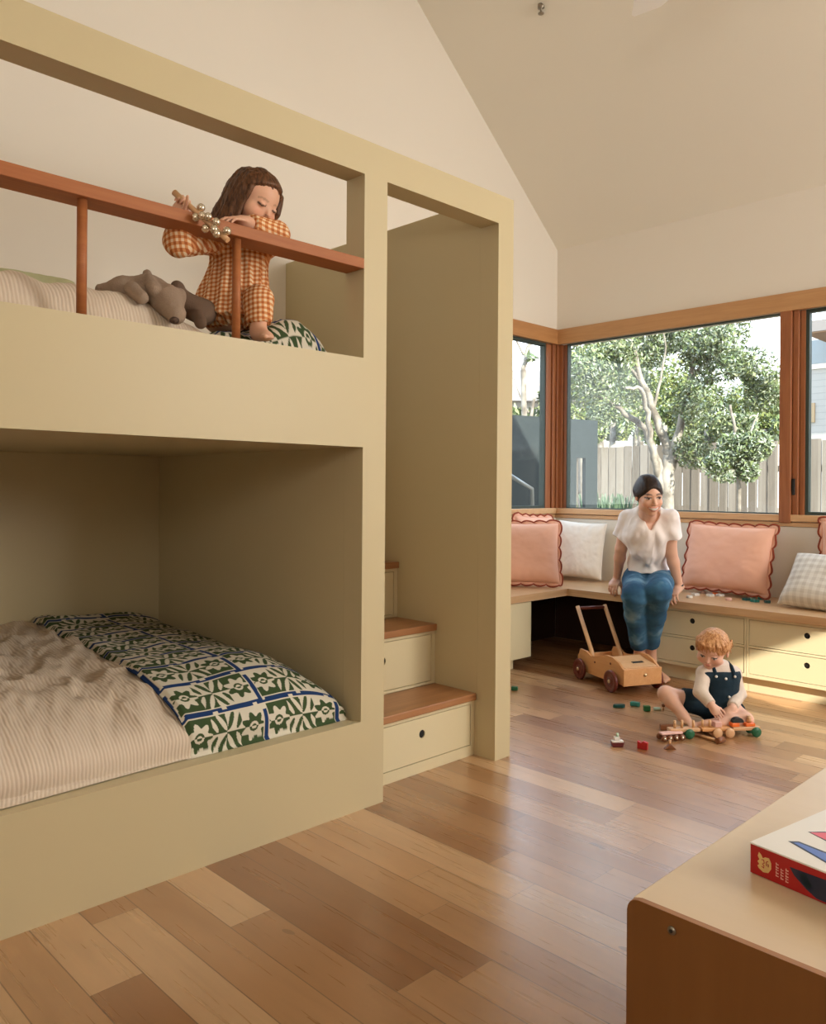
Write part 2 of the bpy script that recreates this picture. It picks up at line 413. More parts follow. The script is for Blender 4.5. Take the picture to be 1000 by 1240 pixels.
# ================================================================== BENCH
BTZ = .475
w = MB()
L = [(XL+.014, 2.74), (-3.13, 2.74), (-3.13, 4.552), (-1.24, 4.552), (-1.24, YB-.014), (XL+.014, YB-.014)]
w.prism(L, Matrix.Translation((0, 0, BTZ-.045)), .045, .003)
o = w.build('bench_worktop', ['oak_x', 'oak_y'])
for p in o.data.polygons:
    if p.center.x < -3.13 and p.center.y < 4.5: p.material_index = 1
tag(o, 'continuous L-shaped oak bench seat running under the corner windows', 'bench')
def cab(name, label, x0, x1, n):
    e = empty(name, ((x0+x1)/2, 4.9, 0), 0, label, 'cabinet', 'drawer units under the window bench')
    yf = 4.576; w = MB(); zt = BTZ-.0455
    w.box(x0, x1, yf+.02, YB-.014, .085, zt); w.box(x0, x1, yf+.03, YB-.014, 0.0005, .085)
    zs = [.105, .2595, .414]
    w.box(x0, x0+.012, yf, yf+.02, .085, zt); w.box(x1-.012, x1, yf, yf+.02, .085, zt)
    w.box(x0+.012, x1-.012, yf, yf+.02, .085, .105); w.box(x0+.012, x1-.012, yf, yf+.02, .2535, .2655); w.box(x0+.012, x1-.012, yf, yf+.02, .414, zt)
    P(w.build('carcass', 'drawer', e))
    for a, b in ((.105, .2535), (.2655, .414)):
        T = Matrix(((1, 0, 0, x0+.015), (0, 1, 0, yf+.0015), (0, 0, 1, a+.003), (0, 0, 0, 1)))
        W = x1-x0-.03; H = b-a-.006
        o = holed_panel('drawer', W, H, .016, W/2, H*.66, .0165, 'drawer', e, T)
        o.data.transform(Matrix.Translation(-Vector(e.location))); o.children[0].data.transform(Matrix.Translation(-Vector(e.location)))
cab('drawer_cabinet', 'cream two-drawer bench unit behind the toddler and beside the seated woman', -2.583, -1.932, 2)
cab('drawer_cabinet', 'cream two-drawer bench unit at the right edge with sunlit drawer fronts', -1.930, -1.279, 2)
e = empty('bench_cabinet', (-3.4, 3.5, 0), 0, 'plain cream cabinet under the left arm of the bench beside the bunk partition', 'cabinet')
P(box('carcass', XL+.014, -3.16, 2.74, 4.163, .078, BTZ-.0455, 'drawer', e, .001)); P(box('plinth', XL+.014, -3.2, 2.74, 4.06, .0005, .0775, 'drawer', e))
P(box('door', -3.158, -3.14, 2.75, 4.167, .074, BTZ-.05, 'drawer', e, .002))

# ================================================================== LOW TABLE + BOX in the foreground
tb = empty('plywood_play_table', (-.2, 1.6, 0), 0, 'low birch plywood play table with rounded end panel in the right foreground', 'table')
w = MB()
def rrect(x0, x1, z0, z1, r, n=6):
    pts = []
    for cx, cz, a0 in ((x1-r, z1-r, 0), (x0+r, z1-r, 90), (x0+r, z0+r, 180), (x1-r, z0+r, 270)):
        for k in range(n+1):
            a = math.radians(a0+90*k/n); pts.append((cx+r*math.cos(a), cz+r*math.sin(a)))
    return pts
Ty = Matrix(((1, 0, 0, 0), (0, 0, 1, 1.148), (0, 1, 0, 0), (0, 0, 0, 1)))
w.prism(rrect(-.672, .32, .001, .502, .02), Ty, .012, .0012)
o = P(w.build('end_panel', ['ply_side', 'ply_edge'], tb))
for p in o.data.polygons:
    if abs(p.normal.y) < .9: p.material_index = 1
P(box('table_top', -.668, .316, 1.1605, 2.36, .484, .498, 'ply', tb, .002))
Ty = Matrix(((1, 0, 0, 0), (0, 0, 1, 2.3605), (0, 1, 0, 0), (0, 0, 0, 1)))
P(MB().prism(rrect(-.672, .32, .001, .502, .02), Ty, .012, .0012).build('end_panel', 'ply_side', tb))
sp = atp(813, 1127, 'y', 1.147)
w = MB().lathe([(.001, .0025), (.004, .0022), (.0062, .0012), (.0068, 0), (.0068, -.0008)], Matrix.Translation(Vector(sp)) @ Matrix.Rotation(PI/2, 4, 'X'), 20)
sc_o = P(w.build('screw', 'metal', tb))
P(MB().prism([(.0032*math.cos(PI*k/3), .0032*math.sin(PI*k/3)) for k in range(6)], Matrix.Translation(Vector(sp)) @ Matrix.Rotation(PI/2, 4, 'X') @ Matrix.Translation((0, 0, .0024)), .0004).build('hex_socket', 'dark', tb))
# boxed puzzle / book
MT['red'] = M('red_card', (.40, .006, .008), .35).m; MT['cover'] = M('white_card', (.78, .74, .68), .45).m
MT['gold'] = M('gold_print', (.72, .48, .19), .4).m; MT['pinkp'] = M('pink_print', (.75, .12, .16), .45).m; MT['bluep'] = M('blue_print', (.10, .18, .50), .45).m
MT['navyp'] = M('navy_print', (.012, .02, .05), .45).m; MT['greenp'] = M('green_print', (.01, .06, .03), .45).m; MT['palep'] = M('pale_print', (.80, .50, .42), .45).m
bk = empty('boxed_book', (-.572, 1.378, .498), math.radians(-9.5), 'thick boxed book with red spine, gold emblem and white cover on the plywood table', 'book')
BW, BD, BH = .30, .26, .052
w = MB().box(0, BW, .002, BD, .001, BH-.003, .0015); w.build('box_body', 'cover', bk)
w = MB().box(0, BW, 0, .0018, 0.0008, BH-.001, .0004); w.build('spine', 'red', bk)
w = MB().box(-.001, BW+.001, -.0005, BD+.001, BH-.0029, BH, .0006); w.build('cover', 'cover', bk)
Ts = Matrix(((1, 0, 0, 0), (0, 0, 1, -.0009), (0, 1, 0, 0), (0, 0, 0, 1)))
owl = [(.016, .014), (.024, .010), (.033, .012), (.038, .02), (.038, .03), (.034, .037), (.027, .036), (.023, .033), (.020, .038), (.016, .041), (.014, .034), (.017, .029), (.0135, .025), (.017, .021), (.0135, .018)]
w = MB().prism(owl, Ts, .0005)
w.build('emblem', 'gold', bk)
w = MB()
g3 = [(.0225, .019), (.0262, .0175), (.0265, .022), (.0235, .0235), (.027, .026), (.026, .031), (.022, .030)]
w.tube([(x-.001, -.0011, z) for x, z in g3], .00075, 6)
w.tube([(x, -.0011, z) for x, z in [(.0325, .0315), (.0295, .029), (.030, .0235), (.0335, .0225), (.0335, .026), (.0315, .026)]], .00075, 6)
w.build('emblem_line', 'red', bk)
def text(body, size, loc, mat, parent, name, rot=(PI/2, 0, 0)):
    c = bpy.data.curves.new(name, 'FONT'); c.body = body; c.size = size; c.extrude = .0002; c.align_x = 'LEFT'
    o = bpy.data.objects.new(name, c); me = bpy.data.meshes.new_from_object(o); bpy.data.objects.remove(o)
    me.transform(Matrix.Translation(loc) @ Matrix.Rotation(rot[2], 4, 'Z') @ Matrix.Rotation(rot[0], 4, 'X') @ Matrix.Rotation(rot[1], 4, 'Z'))
    return link(name, me, mat, parent)
for k, wd_ in enumerate(((5, 6, 4, 6, 5), (6, 5, 5, 4), (5, 4, 6, 5, 6))):   # three rows of tiny pale characters, too small to read in the photograph
    w = MB(); z = .0125-.0015*k
    for q in wd_:
        h_ = q*.0008; x_ = .0465+.0085*k
        w.box(x_, x_+.0048, -.0011, -.0008, z, z+h_*.35); w.box(x_, x_+.0014, -.0011, -.0008, z+h_*.35, z+h_*.8); z += h_+.0006
    w.build('lettering', 'palep', bk)
w = MB().prism([(.070, .037), (.078, .026), (.098, .012), (.115, .004), (.16, .004), (.16, .04)], Ts, .0004); w.build('side_picture', 'navyp', bk)
w = MB().prism([(.085, .034), (.093, .020), (.100, .013), (.108, .02), (.098, .036)], Ts, .0007); w.build('side_picture', 'greenp', bk)
Tt = Matrix.Translation((0, 0, BH))
def shp(poly, mat, dz=.0003):
    MB().prism(poly, Tt, dz).build('cover_shape', mat, bk)
shp([(.035, .056), (.046, .070), (.28, .062), (.28, .004), (.18, .008)], 'navyp'); shp([(.044, .057), (.048, .064), (.27, .056), (.27, .007), (.18, .011)], 'bluep', .0006)
shp([(.034, .121), (.050, .146), (.08, .156), (.18, .144), (.18, .104), (.08, .108)], 'navyp'); shp([(.038, .121), (.053, .142), (.08, .151), (.17, .139), (.17, .108), (.08, .111)], 'pinkp', .0006)

# ================================================================== CEILING FAN + SPRINKLER
fan = empty('ceiling_fan', at(700, -330, 3.25), 0, 'white ceiling fan, one blade tip showing at the top of the picture', 'ceiling fan')
fz = fan.location.copy(); tip = Vector(at(771, 8, 4.0)); tip.z = 3.495
fan.location = (tip.x+.55, tip.y-.22, 3.53); fz = fan.location
MT['fan'] = M('bright_white_fan', (.92, .91, .89), .45).m
w = MB().lathe([(.001, -.09), (.06, -.085), (.085, -.04), (.085, .05), (.03, .07), (.001, .07)]); w.build('motor_housing', 'white', fan)
zc = EZ+SL*(YB-fz.y)-fz.z if fz.y > RY else EZ+SL*(fz.y-YF)-fz.z
w = MB().tube([(0, 0, .07), (0, 0, zc-.02)], .012); w.build('downrod', 'white', fan)
base = math.atan2(tip.y-fz.y, tip.x-fz.x)
for k in range(3):
    T = Matrix.Rotation(base+k*2*PI/3, 4, 'Z') @ Matrix.Translation((0, 0, -.02)) @ Matrix.Rotation(math.radians(9), 4, 'X')
    Lb = (tip-fz).to_2d().length if hasattr((tip-fz), 'to_2d') else .6
    poly = [(.08, -.03), (.2, -.06), (Lb-.10, -.065), (Lb+.03, -.008), (Lb+.03, .008), (Lb-.06, .065), (.2, .06), (.08, .03)]
    MB().prism(poly, T, .008, .002).build('blade', 'fan', fan)
cp = Vector((-2.9236, 3.9315, 4.0402))
o = MB().lathe([(.001, -.045), (.018, -.043), (.018, -.04), (.006, -.036), (.006, -.014), (.02, -.010), (.02, .012), (.001, .012)]).build('fire_sprinkler', 'metal')
o.location = cp; tag(o, 'tiny metal fire sprinkler head on the sloped ceiling', 'sprinkler')
# ================================================================== NOISE / TEXTILES
_rs = np.random.RandomState(3)
_perm = _rs.rand(64, 64, 64).astype(np.float32)
def vnoise(x, y, z=0.):
    x, y, z = np.broadcast_arrays(np.asarray(x, dtype=np.float32), np.asarray(y, dtype=np.float32), np.asarray(z, dtype=np.float32))
    xi, yi, zi = np.floor(x).astype(int), np.floor(y).astype(int), np.floor(z).astype(int)
    fx, fy, fz = x-xi, y-yi, z-zi
    fx = fx*fx*(3-2*fx); fy = fy*fy*(3-2*fy); fz = fz*fz*(3-2*fz); o = 0
    for a in (0, 1):
        for b in (0, 1):
            for c in (0, 1):
                o = o+_perm[(xi+a) & 63, (yi+b) & 63, (zi+c) & 63]*(fx if a else 1-fx)*(fy if b else 1-fy)*(fz if c else 1-fz)
    return o*2-1
def fbm(x, y, z=0., n=3):
    s = 0; a = 1.
    for i in range(n): s = s+a*vnoise(x*2**i+i*17.3, y*2**i+i*5.1, np.asarray(z)*2**i+i*3.7); a *= .5
    return s
def gridfaces(nu, nv, closed=False):
    i, j = np.meshgrid(np.arange(nu-1), np.arange(nv-1), indexing='ij'); a = (i*nv+j).ravel()
    return np.stack([a, a+1, a+nv+1, a+nv], 1)
def smooth(x, a, b):
    t = np.clip((x-a)/(b-a), 0, 1); return t*t*(3-2*t)

dv = M('seersucker_duvet', (.7, .6, .5), .85, .2)
c = dv.sep(); s_ = (c[1]*2*PI/.011)
wob = dv.noise(dv.co(), 9., 3)*9.
st_ = ((s_+wob).sin())
dv.col(dv.ramp(st_*.5+.5, [(.1, (.68, .57, .46)), (1., (.61, .49, .375))])); dv.bump(st_, .3, .004)
MT['duvet'] = dv.m
MT['print'] = vcol_mat('block_print_cotton', .85, .2, fuzz=.1)
GREEN = np.array([.045, .075, .028]); CREAM = np.array([.64, .59, .48]); BLUE = np.array([.012, .038, .13])
def print_pattern(u, v):
    """u across (m), v along (m) -> rgb"""
    Wd, Hd = .30, .155
    U = u/Wd; V = v/Hd; fu = U-np.floor(U); fv = V-np.floor(V)
    bu, bv = .027, .060
    col = np.broadcast_to(CREAM, U.shape+(3,)).copy()
    iu = (fu > .5).astype(int); iv = (fv > .5).astype(int)
    q = ((iu+iv+(np.floor(V).astype(int) & 1)) & 1) == 1
    # leaves radiating from the centre line
    d = np.abs(fv-.5)*2
    ph = fu*9+d*1.1*np.where(fu > .5, -1, 1); f = ph-np.floor(ph)
    leaf = (np.abs(f-.5) < .27*np.sqrt(np.clip(1-((d-.48)/.40)**2, 0, 1)))
    # flowers at both ends
    for cx in (.17, .83):
        dx = (fu-cx)*Wd; dy = (fv-.5)*Hd; r = np.hypot(dx, dy); a = np.arctan2(dy, dx)
        fl = (r < .040*(1+.22*np.cos(7*a))) & ~((r < .017) & (r > .009))
        zone = np.abs(fu-cx) < .15
        leaf = np.where(zone, fl, leaf)
    on = leaf ^ q
    col[on] = GREEN
    eu = np.minimum(fu, 1-fu); ev = np.minimum(fv, 1-fv)
    col[(ev < bv+.03)] = CREAM; col[(eu < bu+.012)] = CREAM
    hb = (ev < bv) & (((fu*2+.25*(fv > .5)) % 1.) > .12); col[hb] = BLUE
    vb = (eu < bu) & (((fv+.2) % 1.) > .2); col[vb] = BLUE
    return col

def bed_h(x, y):
    u = np.clip((-2.235-x)/.42, 0, 1); fu = np.sqrt(np.clip(1-(1-u)**2.2, 0, 1))
    v = np.clip((1.872-y)/.30, 0, 1); fv = np.sqrt(np.clip(1-(1-v)**2.3, 0, 1))
    return .316+.205*fu*(.12+.88*fv)+.022*smooth(-x, 2.6, 3.6)
# duvet, lower bunk
nx, ny = 330, 420
X, Y = np.meshgrid(-2.232-1.44*np.linspace(0, 1, nx)**1.9, np.linspace(-.92, 1.305, ny), indexing='ij')
Z = bed_h(X, Y)+.022*smooth(-Y, -1.25, -.6)
fold = fbm(X*2.2+3+Y*1.2, Y*5.5-X*1.5, 1.)*.014+fbm(X*6, Y*19+X*8, 4.)*.010
wr = np.abs(fbm(X*4.+Y*2.5, Y*9-X*5, 9.))*-.020
env = smooth(-X, 2.235, 2.36)*smooth(1.33-Y, 0, .05)*.7+.3
Z = Z+(fold+wr)*env+.006; Z[0] = .3135
XX = X+.034*(1-smooth(-X, 2.232, 2.5))*(.8+.5*fbm(Y*4, Y*0, 2.))*smooth(Z, .32, .40)+.02*(1-smooth(-X, 2.232, 2.4))*smooth(1.2-Y, 0, .5)
o = pmesh('duvet', np.stack([XX, Y, np.maximum(Z, .316)], -1).reshape(-1, 3), gridfaces(nx, ny)[:, ::-1], 'duvet')
tag(o, 'cream striped seersucker duvet covering the lower bunk', 'duvet', 'striped duvets on the two bunks')
# block print blanket over the foot of the lower bunk
nx, ny = 640, 290
a_, b_ = np.meshgrid(np.linspace(0, 1, nx), np.linspace(0, 1, ny), indexing='ij')
a_ = a_**1.9; X = -2.226-1.444*a_; edge = 1.243+.05*smooth(a_, .3, 1.)-.035*np.sin(a_*9)*.4
Y = edge+(1.871-edge)*b_
ww = fbm(X*2.5, Y*6, 6.)*.010+fbm(X*9, Y*9, 2.)*.002
Z = bed_h(X, Y)+.021*smooth(-X, 2.226, 2.245)+ww*smooth(-X, 2.23, 2.4)
# a low ridge fold at the back and the rolled near edge
Z += .02*np.exp(-((X+3.52)/.05)**2)-.016*(1-smooth(b_, 0, .03))
Z = np.maximum(Z, .3142); Z[0] = .3138
XX = X+.024*(1-smooth(-X, 2.226, 2.5))*smooth(Z, .32, .42)*(1+.5*fbm(Y*7, Y*0, 2.))
arc = np.concatenate([[0], np.cumsum(np.hypot(np.diff(XX[:, 150]), np.diff(Z[:, 150])))])
cols = print_pattern(Y-1.243+.012, np.repeat(arc[:, None], ny, 1)+.018)
o = pmesh('blanket', np.stack([XX, Y, Z], -1).reshape(-1, 3), gridfaces(nx, ny)[:, ::-1], 'print', colors=cols.reshape(-1, 3))
md = o.modifiers.new('thickness', 'SOLIDIFY'); md.thickness = .007; md.offset = 1
tag(o, 'green blue and cream block-print blanket across the lower bunk', 'blanket')

# upper bunk duvet
nx, ny = 200, 420
X, Y = np.meshgrid(np.linspace(-2.285, -3.66, nx), np.linspace(-.9, 1.44, ny), indexing='ij')
top = np.interp(Y, [-.9, .3, .75, .95, 1.05, 1.2, 1.36, 1.45, 1.62], [1.75, 1.752, 1.742, 1.752, 1.742, 1.71, 1.665, 1.625, 1.60])
u = np.clip((-2.285-X)/.13, 0, 1); fu = np.sqrt(1-(1-u)**2.2)
Z = 1.50+(top-1.50)*(.35+.65*fu)+(fbm(X*3, Y*8, 1.)*.012+np.abs(fbm(X*5, Y*14, 7.))*-.008)*fu
o = pmesh('duvet', np.stack([X, Y, Z], -1).reshape(-1, 3), gridfaces(nx, ny)[:, ::-1], 'duvet')
tag(o, 'cream striped seersucker duvet on the upper bunk behind the rail', 'duvet', 'striped duvets on the two bunks')
# bunched blanket on the upper bunk
nx, ny = 260, 300
a_, b_ = np.meshgrid(np.linspace(0, 1, nx), np.linspace(0, 1, ny), indexing='ij')
X = -2.278-.75*a_; Y = 1.36+.52*b_
prof = np.interp(b_, [0, .12, .3, .45, .6, .72, .85, 1.], [1.60, 1.655, 1.665, 1.70, 1.735, 1.742, 1.705, 1.60])
fu = np.sqrt(np.clip(1-(1-np.clip(a_/.16, 0, 1))**2.2, 0, 1)); fb = np.clip((1-a_)/.2, 0, 1)
Z = 1.5+(prof-1.5)*(.3+.7*fu)*(.4+.6*fb)+(fbm(X*9, Y*9, 3.)*.008)*fu
o = pmesh('blanket', np.stack([X, Y, Z], -1).reshape(-1, 3), gridfaces(nx, ny)[:, ::-1], 'print', colors=print_pattern(b_*.62+.1, a_*.9+.05+.0*b_).reshape(-1, 3))
md = o.modifiers.new('thickness', 'SOLIDIFY'); md.thickness = .006
tag(o, 'bunched green and cream block-print blanket beside the kneeling girl on the upper bunk', 'blanket')

# ------------------------------------------------------------------ cushions
def cushion_mesh(w, h, t, n=4., seed=0, res=72, wr=.004, pull=.06):
    u, v = np.meshgrid(np.linspace(-1, 1, res), np.linspace(-1, 1, res), indexing='ij')
    bl = (np.clip(1-np.abs(u)**n, 0, 1)*np.clip(1-np.abs(v)**n, 0, 1))**.5
    k = 1-pull*(1-u**2)*v**2*np.sign(1)   # edges drawn in between the corners
    kx = 1-pull*(1-v**2)*.8
    ky = 1-pull*(1-u**2)*.8
    x = u*w/2*kx; z = v*h/2*ky
    d = t/2*bl
    w1 = fbm(u*1.4+seed, v*1.4, seed*3.1, 2)*wr*1.8*bl+fbm(u*6+seed, v*6, seed+2.)*wr*bl*.3
    a_ = np.arctan2(v, u); w2 = np.sin(a_*22+seed)*wr*.3*smooth(np.maximum(abs(u), abs(v)), .55, .9)*bl
    A = np.stack([x, -(d+w1+w2), z], -1).reshape(-1, 3); B = np.stack([x, (d-w1), z], -1).reshape(-1, 3)
    F = gridfaces(res, res); V = np.concatenate([A, B]); F2 = F[:, ::-1]+res*res
    # perimeter ring in order
    R = [(i, 0) for i in range(res-1)]+[(res-1, j) for j in range(res-1)]+[(i, res-1) for i in range(res-1, 0, -1)]+[(0, j) for j in range(res-1, 0, -1)]
    return V, np.concatenate([F, F2]), np.array([V[i*res+j] for i, j in R])
def cushion(name, label, cat, mat, w, h, t, T, seed=0, trim=None, group=None, wr=.004, n=4., pull=.06):
    V, F, R = cushion_mesh(w, h, t, n, seed, wr=wr, pull=pull)
    e = empty(name, T.to_translation(), 0, label, cat, group); e.matrix_world = T
    pmesh('cushion_cover', V, F, mat, e)
    if trim:
        # wavy ruffle strip all round: inner edge in the seam, outer edge scalloped
        C = np.concatenate([R, R[:1]]); seg = np.hypot(*np.diff(C[:, [0, 2]], axis=0).T); s = np.concatenate([[0], np.cumsum(seg)]); L_ = s[-1]
        ns = 520; q = np.linspace(0, L_, ns, endpoint=False)
        px, pz = np.interp(q, s, C[:, 0]), np.interp(q, s, C[:, 2])
        tx, tz = np.roll(px, -2)-np.roll(px, 2), np.roll(pz, -2)-np.roll(pz, 2); l = np.hypot(tx, tz); nxx, nzz = tz/l, -tx/l
        sg = np.sign((nxx*px+nzz*pz)); nxx *= sg; nzz *= sg
        K = round(L_/.085); wave = .5+.5*np.sin(q/L_*2*PI*K); lob = np.abs(np.sin(q/L_*PI*K))**.7
        def ring(d, y): return np.stack([px+nxx*d, np.zeros(ns)+y, pz+nzz*d], 1)
        def strip(name, d0, d1, y0, y1, th, mt):
            Vs = [ring(d0, y0-th), ring(d1, y1-th), ring(d1, y1+th), ring(d0, y0+th)]
            Vv = np.concatenate(Vs); Fv = []
            i = np.arange(ns); j = (i+1) % ns
            for a, b in ((0, 1), (1, 2), (2, 3), (3, 0)): Fv.append(np.stack([a*ns+i, a*ns+j, b*ns+j, b*ns+i], 1))
            pmesh(name, Vv, np.concatenate(Fv), mt, e)
        yw = np.sin(q/L_*2*PI*K)*.008
        strip('ruffle', -.004, .006+.014*lob, 0, yw, .0015, mat)
        strip('ruffle_piping', .004+.014*lob, .014+.014*lob, yw, yw, .0035, trim)
    return e
def lean(x, y, z, rz=0., tilt=12., roll=0.):
    """cushion frame: local -y faces the viewer side, z up; tilted back"""
    return Matrix.Translation((x, y, z)) @ Matrix.Rotation(math.radians(rz), 4, 'Z') @ Matrix.Rotation(math.radians(-tilt), 4, 'X') @ Matrix.Rotation(math.radians(roll), 4, 'Y')
def cloth(name, c, bump=.15):
    a = M(name, c, .85, .15); a.bump(a.noise(a.co(), 260., 2), bump, .003); return a.m
MT['peach'] = cloth('peach_linen', (.78, .44, .32)); MT['rust'] = cloth('rust_piping', (.28, .060, .032)); MT['cream_c'] = cloth('white_cotton', (.76, .71, .64))
ck = M('pale_check_cotton', (.7, .68, .62), .85, .15); c = ck.sep(); kk = ((c[0]/.042).fract().lt(.5)+(c[2]/.042).fract().lt(.5))*.5
ck.col(ck.ramp(kk, [(.0, (.74, .71, .65)), (.5, (.66, .62, .56)), (1., (.57, .53, .47))])); MT['check'] = ck.m
CG = 'peach cushions with rust scalloped piping'
WB = YB-.014
cushion('scalloped_cushion', 'large peach cushion with rust wavy piping leaning by the seated woman, right of her', 'cushion', 'peach', .56, .42, .15, lean(-2.26, 5.055, .714, -2, 14, 1), 1, 'rust', CG, .006)
cushion('scalloped_cushion', 'peach cushion with rust wavy piping on the left arm of the bench beside the partition', 'cushion', 'peach', .52, .42, .15, lean(-3.42, 4.42, .705, 42, 12, 0), 2, 'rust', CG, .004)
cushion('scalloped_cushion', 'peach scalloped cushion tucked behind another peach cushion in the left window corner', 'cushion', 'peach', .42, .42, .12, lean(-3.595, 4.80, .735, 88, 5, 3), 5, 'rust', CG)
cushion('scalloped_cushion', 'peach scalloped cushion cut off by the right edge, behind the checked pillow', 'cushion', 'peach', .50, .36, .13, lean(-1.46, 5.09, .80, 0, 10, -2), 8, 'rust', CG)
cushion('white_cushion', 'plain white cushion in the bench corner between peach cushion and woman', 'cushion', 'cream_c', .36, .42, .12, lean(-3.36, 5.04, .70, 20, 12, 3), 4, None, None, .006)
cushion('checked_pillow', 'pale grey and white checked pillow leaning low at the right edge of the bench', 'pillow', 'check', .62, .36, .17, lean(-1.52, 4.86, .625, -5, 38, 2), 3, None, None, .005)
gp = cloth('sage_cotton', (.50, .50, .30)); MT['sage'] = gp
cushion('sage_cushion', 'small sage green cushion peeking above the upper duvet', 'cushion', 'sage', .26, .22, .12, lean(-2.72, .97, 1.732, 90, 20), 6)
# ================================================================== OUTDOORS
st(box('garden_ground', -40, 25, YB+.16, 60, -.4, -.15, M('dry_garden_soil', (.30, .24, .17), .95).m))
st(box('side_yard_ground', -40, XL-.16, -20, YB+.155, -.4, -.15, M('side_yard_soil', (.28, .24, .18), .95).m))
MT['leaf'] = vcol_mat('tree_leaves', .45, .4)
MT['bark'] = M('pale_bark', (.42, .37, .31), .85).m; a = M('pale_bark_noisy', (.4, .36, .3), .85); a.col(a.ramp(a.noise(a.co(), 6., 4), [(.35, (.11, .09, .07)), (.6, (.30, .27, .23))])); MT['bark'] = a.m
fw = M('weathered_fence', (.5, .42, .33), .85); c = fw.sep(); q = fw.white(fw.comb((c[0]/.14).floor(), 1., 1.)); nn = fw.noise(fw.comb(c[0]*14., c[1]*3., c[2]*.8), 2., 4)
fw.col(fw.ramp(q*.6+nn*.5, [(.25, (.12, .095, .07)), (.6, (.20, .168, .135)), (.85, (.28, .24, .195))])); MT['fence'] = fw.m
MT['steel'] = M('dark_blue_grey_steel', (.020, .027, .029), .55, .25).m
MT['steel2'] = M('grey_tube', (.30, .31, .30), .4, .5, .6).m
sd = M('white_siding', (.44, .44, .43), .7); c = sd.sep(); f = (c[2]/.16).fract(); sd.bump(f, .6, .03); sd.col(sd.mix(f.lt(.10)*.5, (.44, .44, .43), (.28, .29, .29))); MT['siding'] = sd.m
MT['pane'] = M('house_window_pane', (.20, .25, .28), .1, .8).m; MT['roofm'] = M('grey_shingle', (.22, .2, .19), .9).m; MT['eave'] = M('brown_eave', (.22, .13, .07), .7).m; MT['tanw'] = M('tan_panel', (.45, .33, .2), .7).m

fe = empty('wooden_fence', (-6, 11.5, -.15), 0, 'tall weathered vertical board fence behind the garden trees', 'fence')
w = MB(); x = -26.
while x < 8:
    wd = .128; dz = rnd.uniform(-.012, .012)
    w.box(x+6, x+6+wd, -.02+rnd.uniform(-.008, .008), .005, 0, 1.98+dz); x += .142
w.box(-20, 14, .005, .05, .3, .39); w.box(-20, 14, .005, .05, 1.55, 1.64)
w.build('board_panel', 'fence', fe)
for x in np.arange(-25, 8, 2.4): box('post', x+6, x+6.09, .051, .14, 0, 1.95, 'fence', fe)

def leaves(blobs, n, size, seed, pal, droop=.3):
    """blobs: (centre, (rx,ry,rz), weight)"""
    R = np.random.RandomState(seed); wt = np.array([b[2] for b in blobs], float); wt /= wt.sum()
    k = R.choice(len(blobs), n, p=wt)
    Cn = np.array([b[0] for b in blobs])[k]; Rd = np.array([b[1] for b in blobs])[k]
    d = R.normal(size=(n, 3)); d /= np.linalg.norm(d, axis=1)[:, None]; r = R.rand(n, 1)**.45
    P_ = Cn+d*Rd*r
    nb = vnoise(P_[:, 0]*3, P_[:, 1]*3, P_[:, 2]*3)
    keep = nb > -.05; P_ = P_[keep]; n = len(P_); d = d[keep]
    a = R.normal(size=(n, 3)); a[:, 2] -= droop; a /= np.linalg.norm(a, axis=1)[:, None]
    b = np.cross(a, R.normal(size=(n, 3))); b /= np.linalg.norm(b, axis=1)[:, None]
    s = size*(.6+.8*R.rand(n, 1))
    V = np.stack([P_-a*s, P_+b*s*.36-a*s*.05, P_+a*s, P_-b*s*.36-a*s*.05], 1).reshape(-1, 3)
    F = np.arange(4*n).reshape(-1, 4)
    pal = np.array(pal); cc = pal[R.randint(0, len(pal), n)]*(.75+.5*R.rand(n, 1))*.62
    return V, F, np.repeat(cc, 4, 0)
PAL = [(.17, .23, .08), (.24, .30, .11), (.34, .40, .18), (.46, .50, .30), (.10, .15, .05)]
PALG = [(.38, .45, .33), (.52, .57, .45), (.28, .35, .21), (.20, .27, .13)]
def tree(name, label, stems, blobs, n, size, seed, pal=PAL, cat='tree', group=None, origin=None):
    o0 = Vector(origin); e = empty(name, o0, 0, label, cat, group)
    w = MB()
    for pts, r0, r1 in stems:
        P_ = [Vector(p)-o0 for p in pts]; Q = []
        for i in range(len(P_)-1):
            for t in (0, .25, .5, .75):
                p = P_[i].lerp(P_[i+1], t); Q.append(p+Vector((rnd.uniform(-1, 1), rnd.uniform(-1, 1), rnd.uniform(-1, 1)))*r0*.28*(1 if Q else 0))
        Q.append(P_[-1]); m_ = len(Q)
        w.tube(Q, [r0+(r1-r0)*i/(m_-1) for i in range(m_)], 8)
    w.build('trunk', 'bark', e)
    V, F, cc = leaves([(np.array(c_)-np.array(o0), r_, w_) for c_, r_, w_ in blobs], n, size, seed, pal)
    f = pmesh('foliage', V, F, 'leaf', e, smooth=False, colors=cc)
    return e
def B(px, py, D, rp, w_=1., sq=1.):
    r = rp/CF*D; return (at(px, py, D), (r, r, r*sq), w_)
Dt = 9.3
g0 = at(800, 592, Dt); g0[2] = -.15
A_ = lambda px, py, dd=0.: at(px, py, Dt+dd)
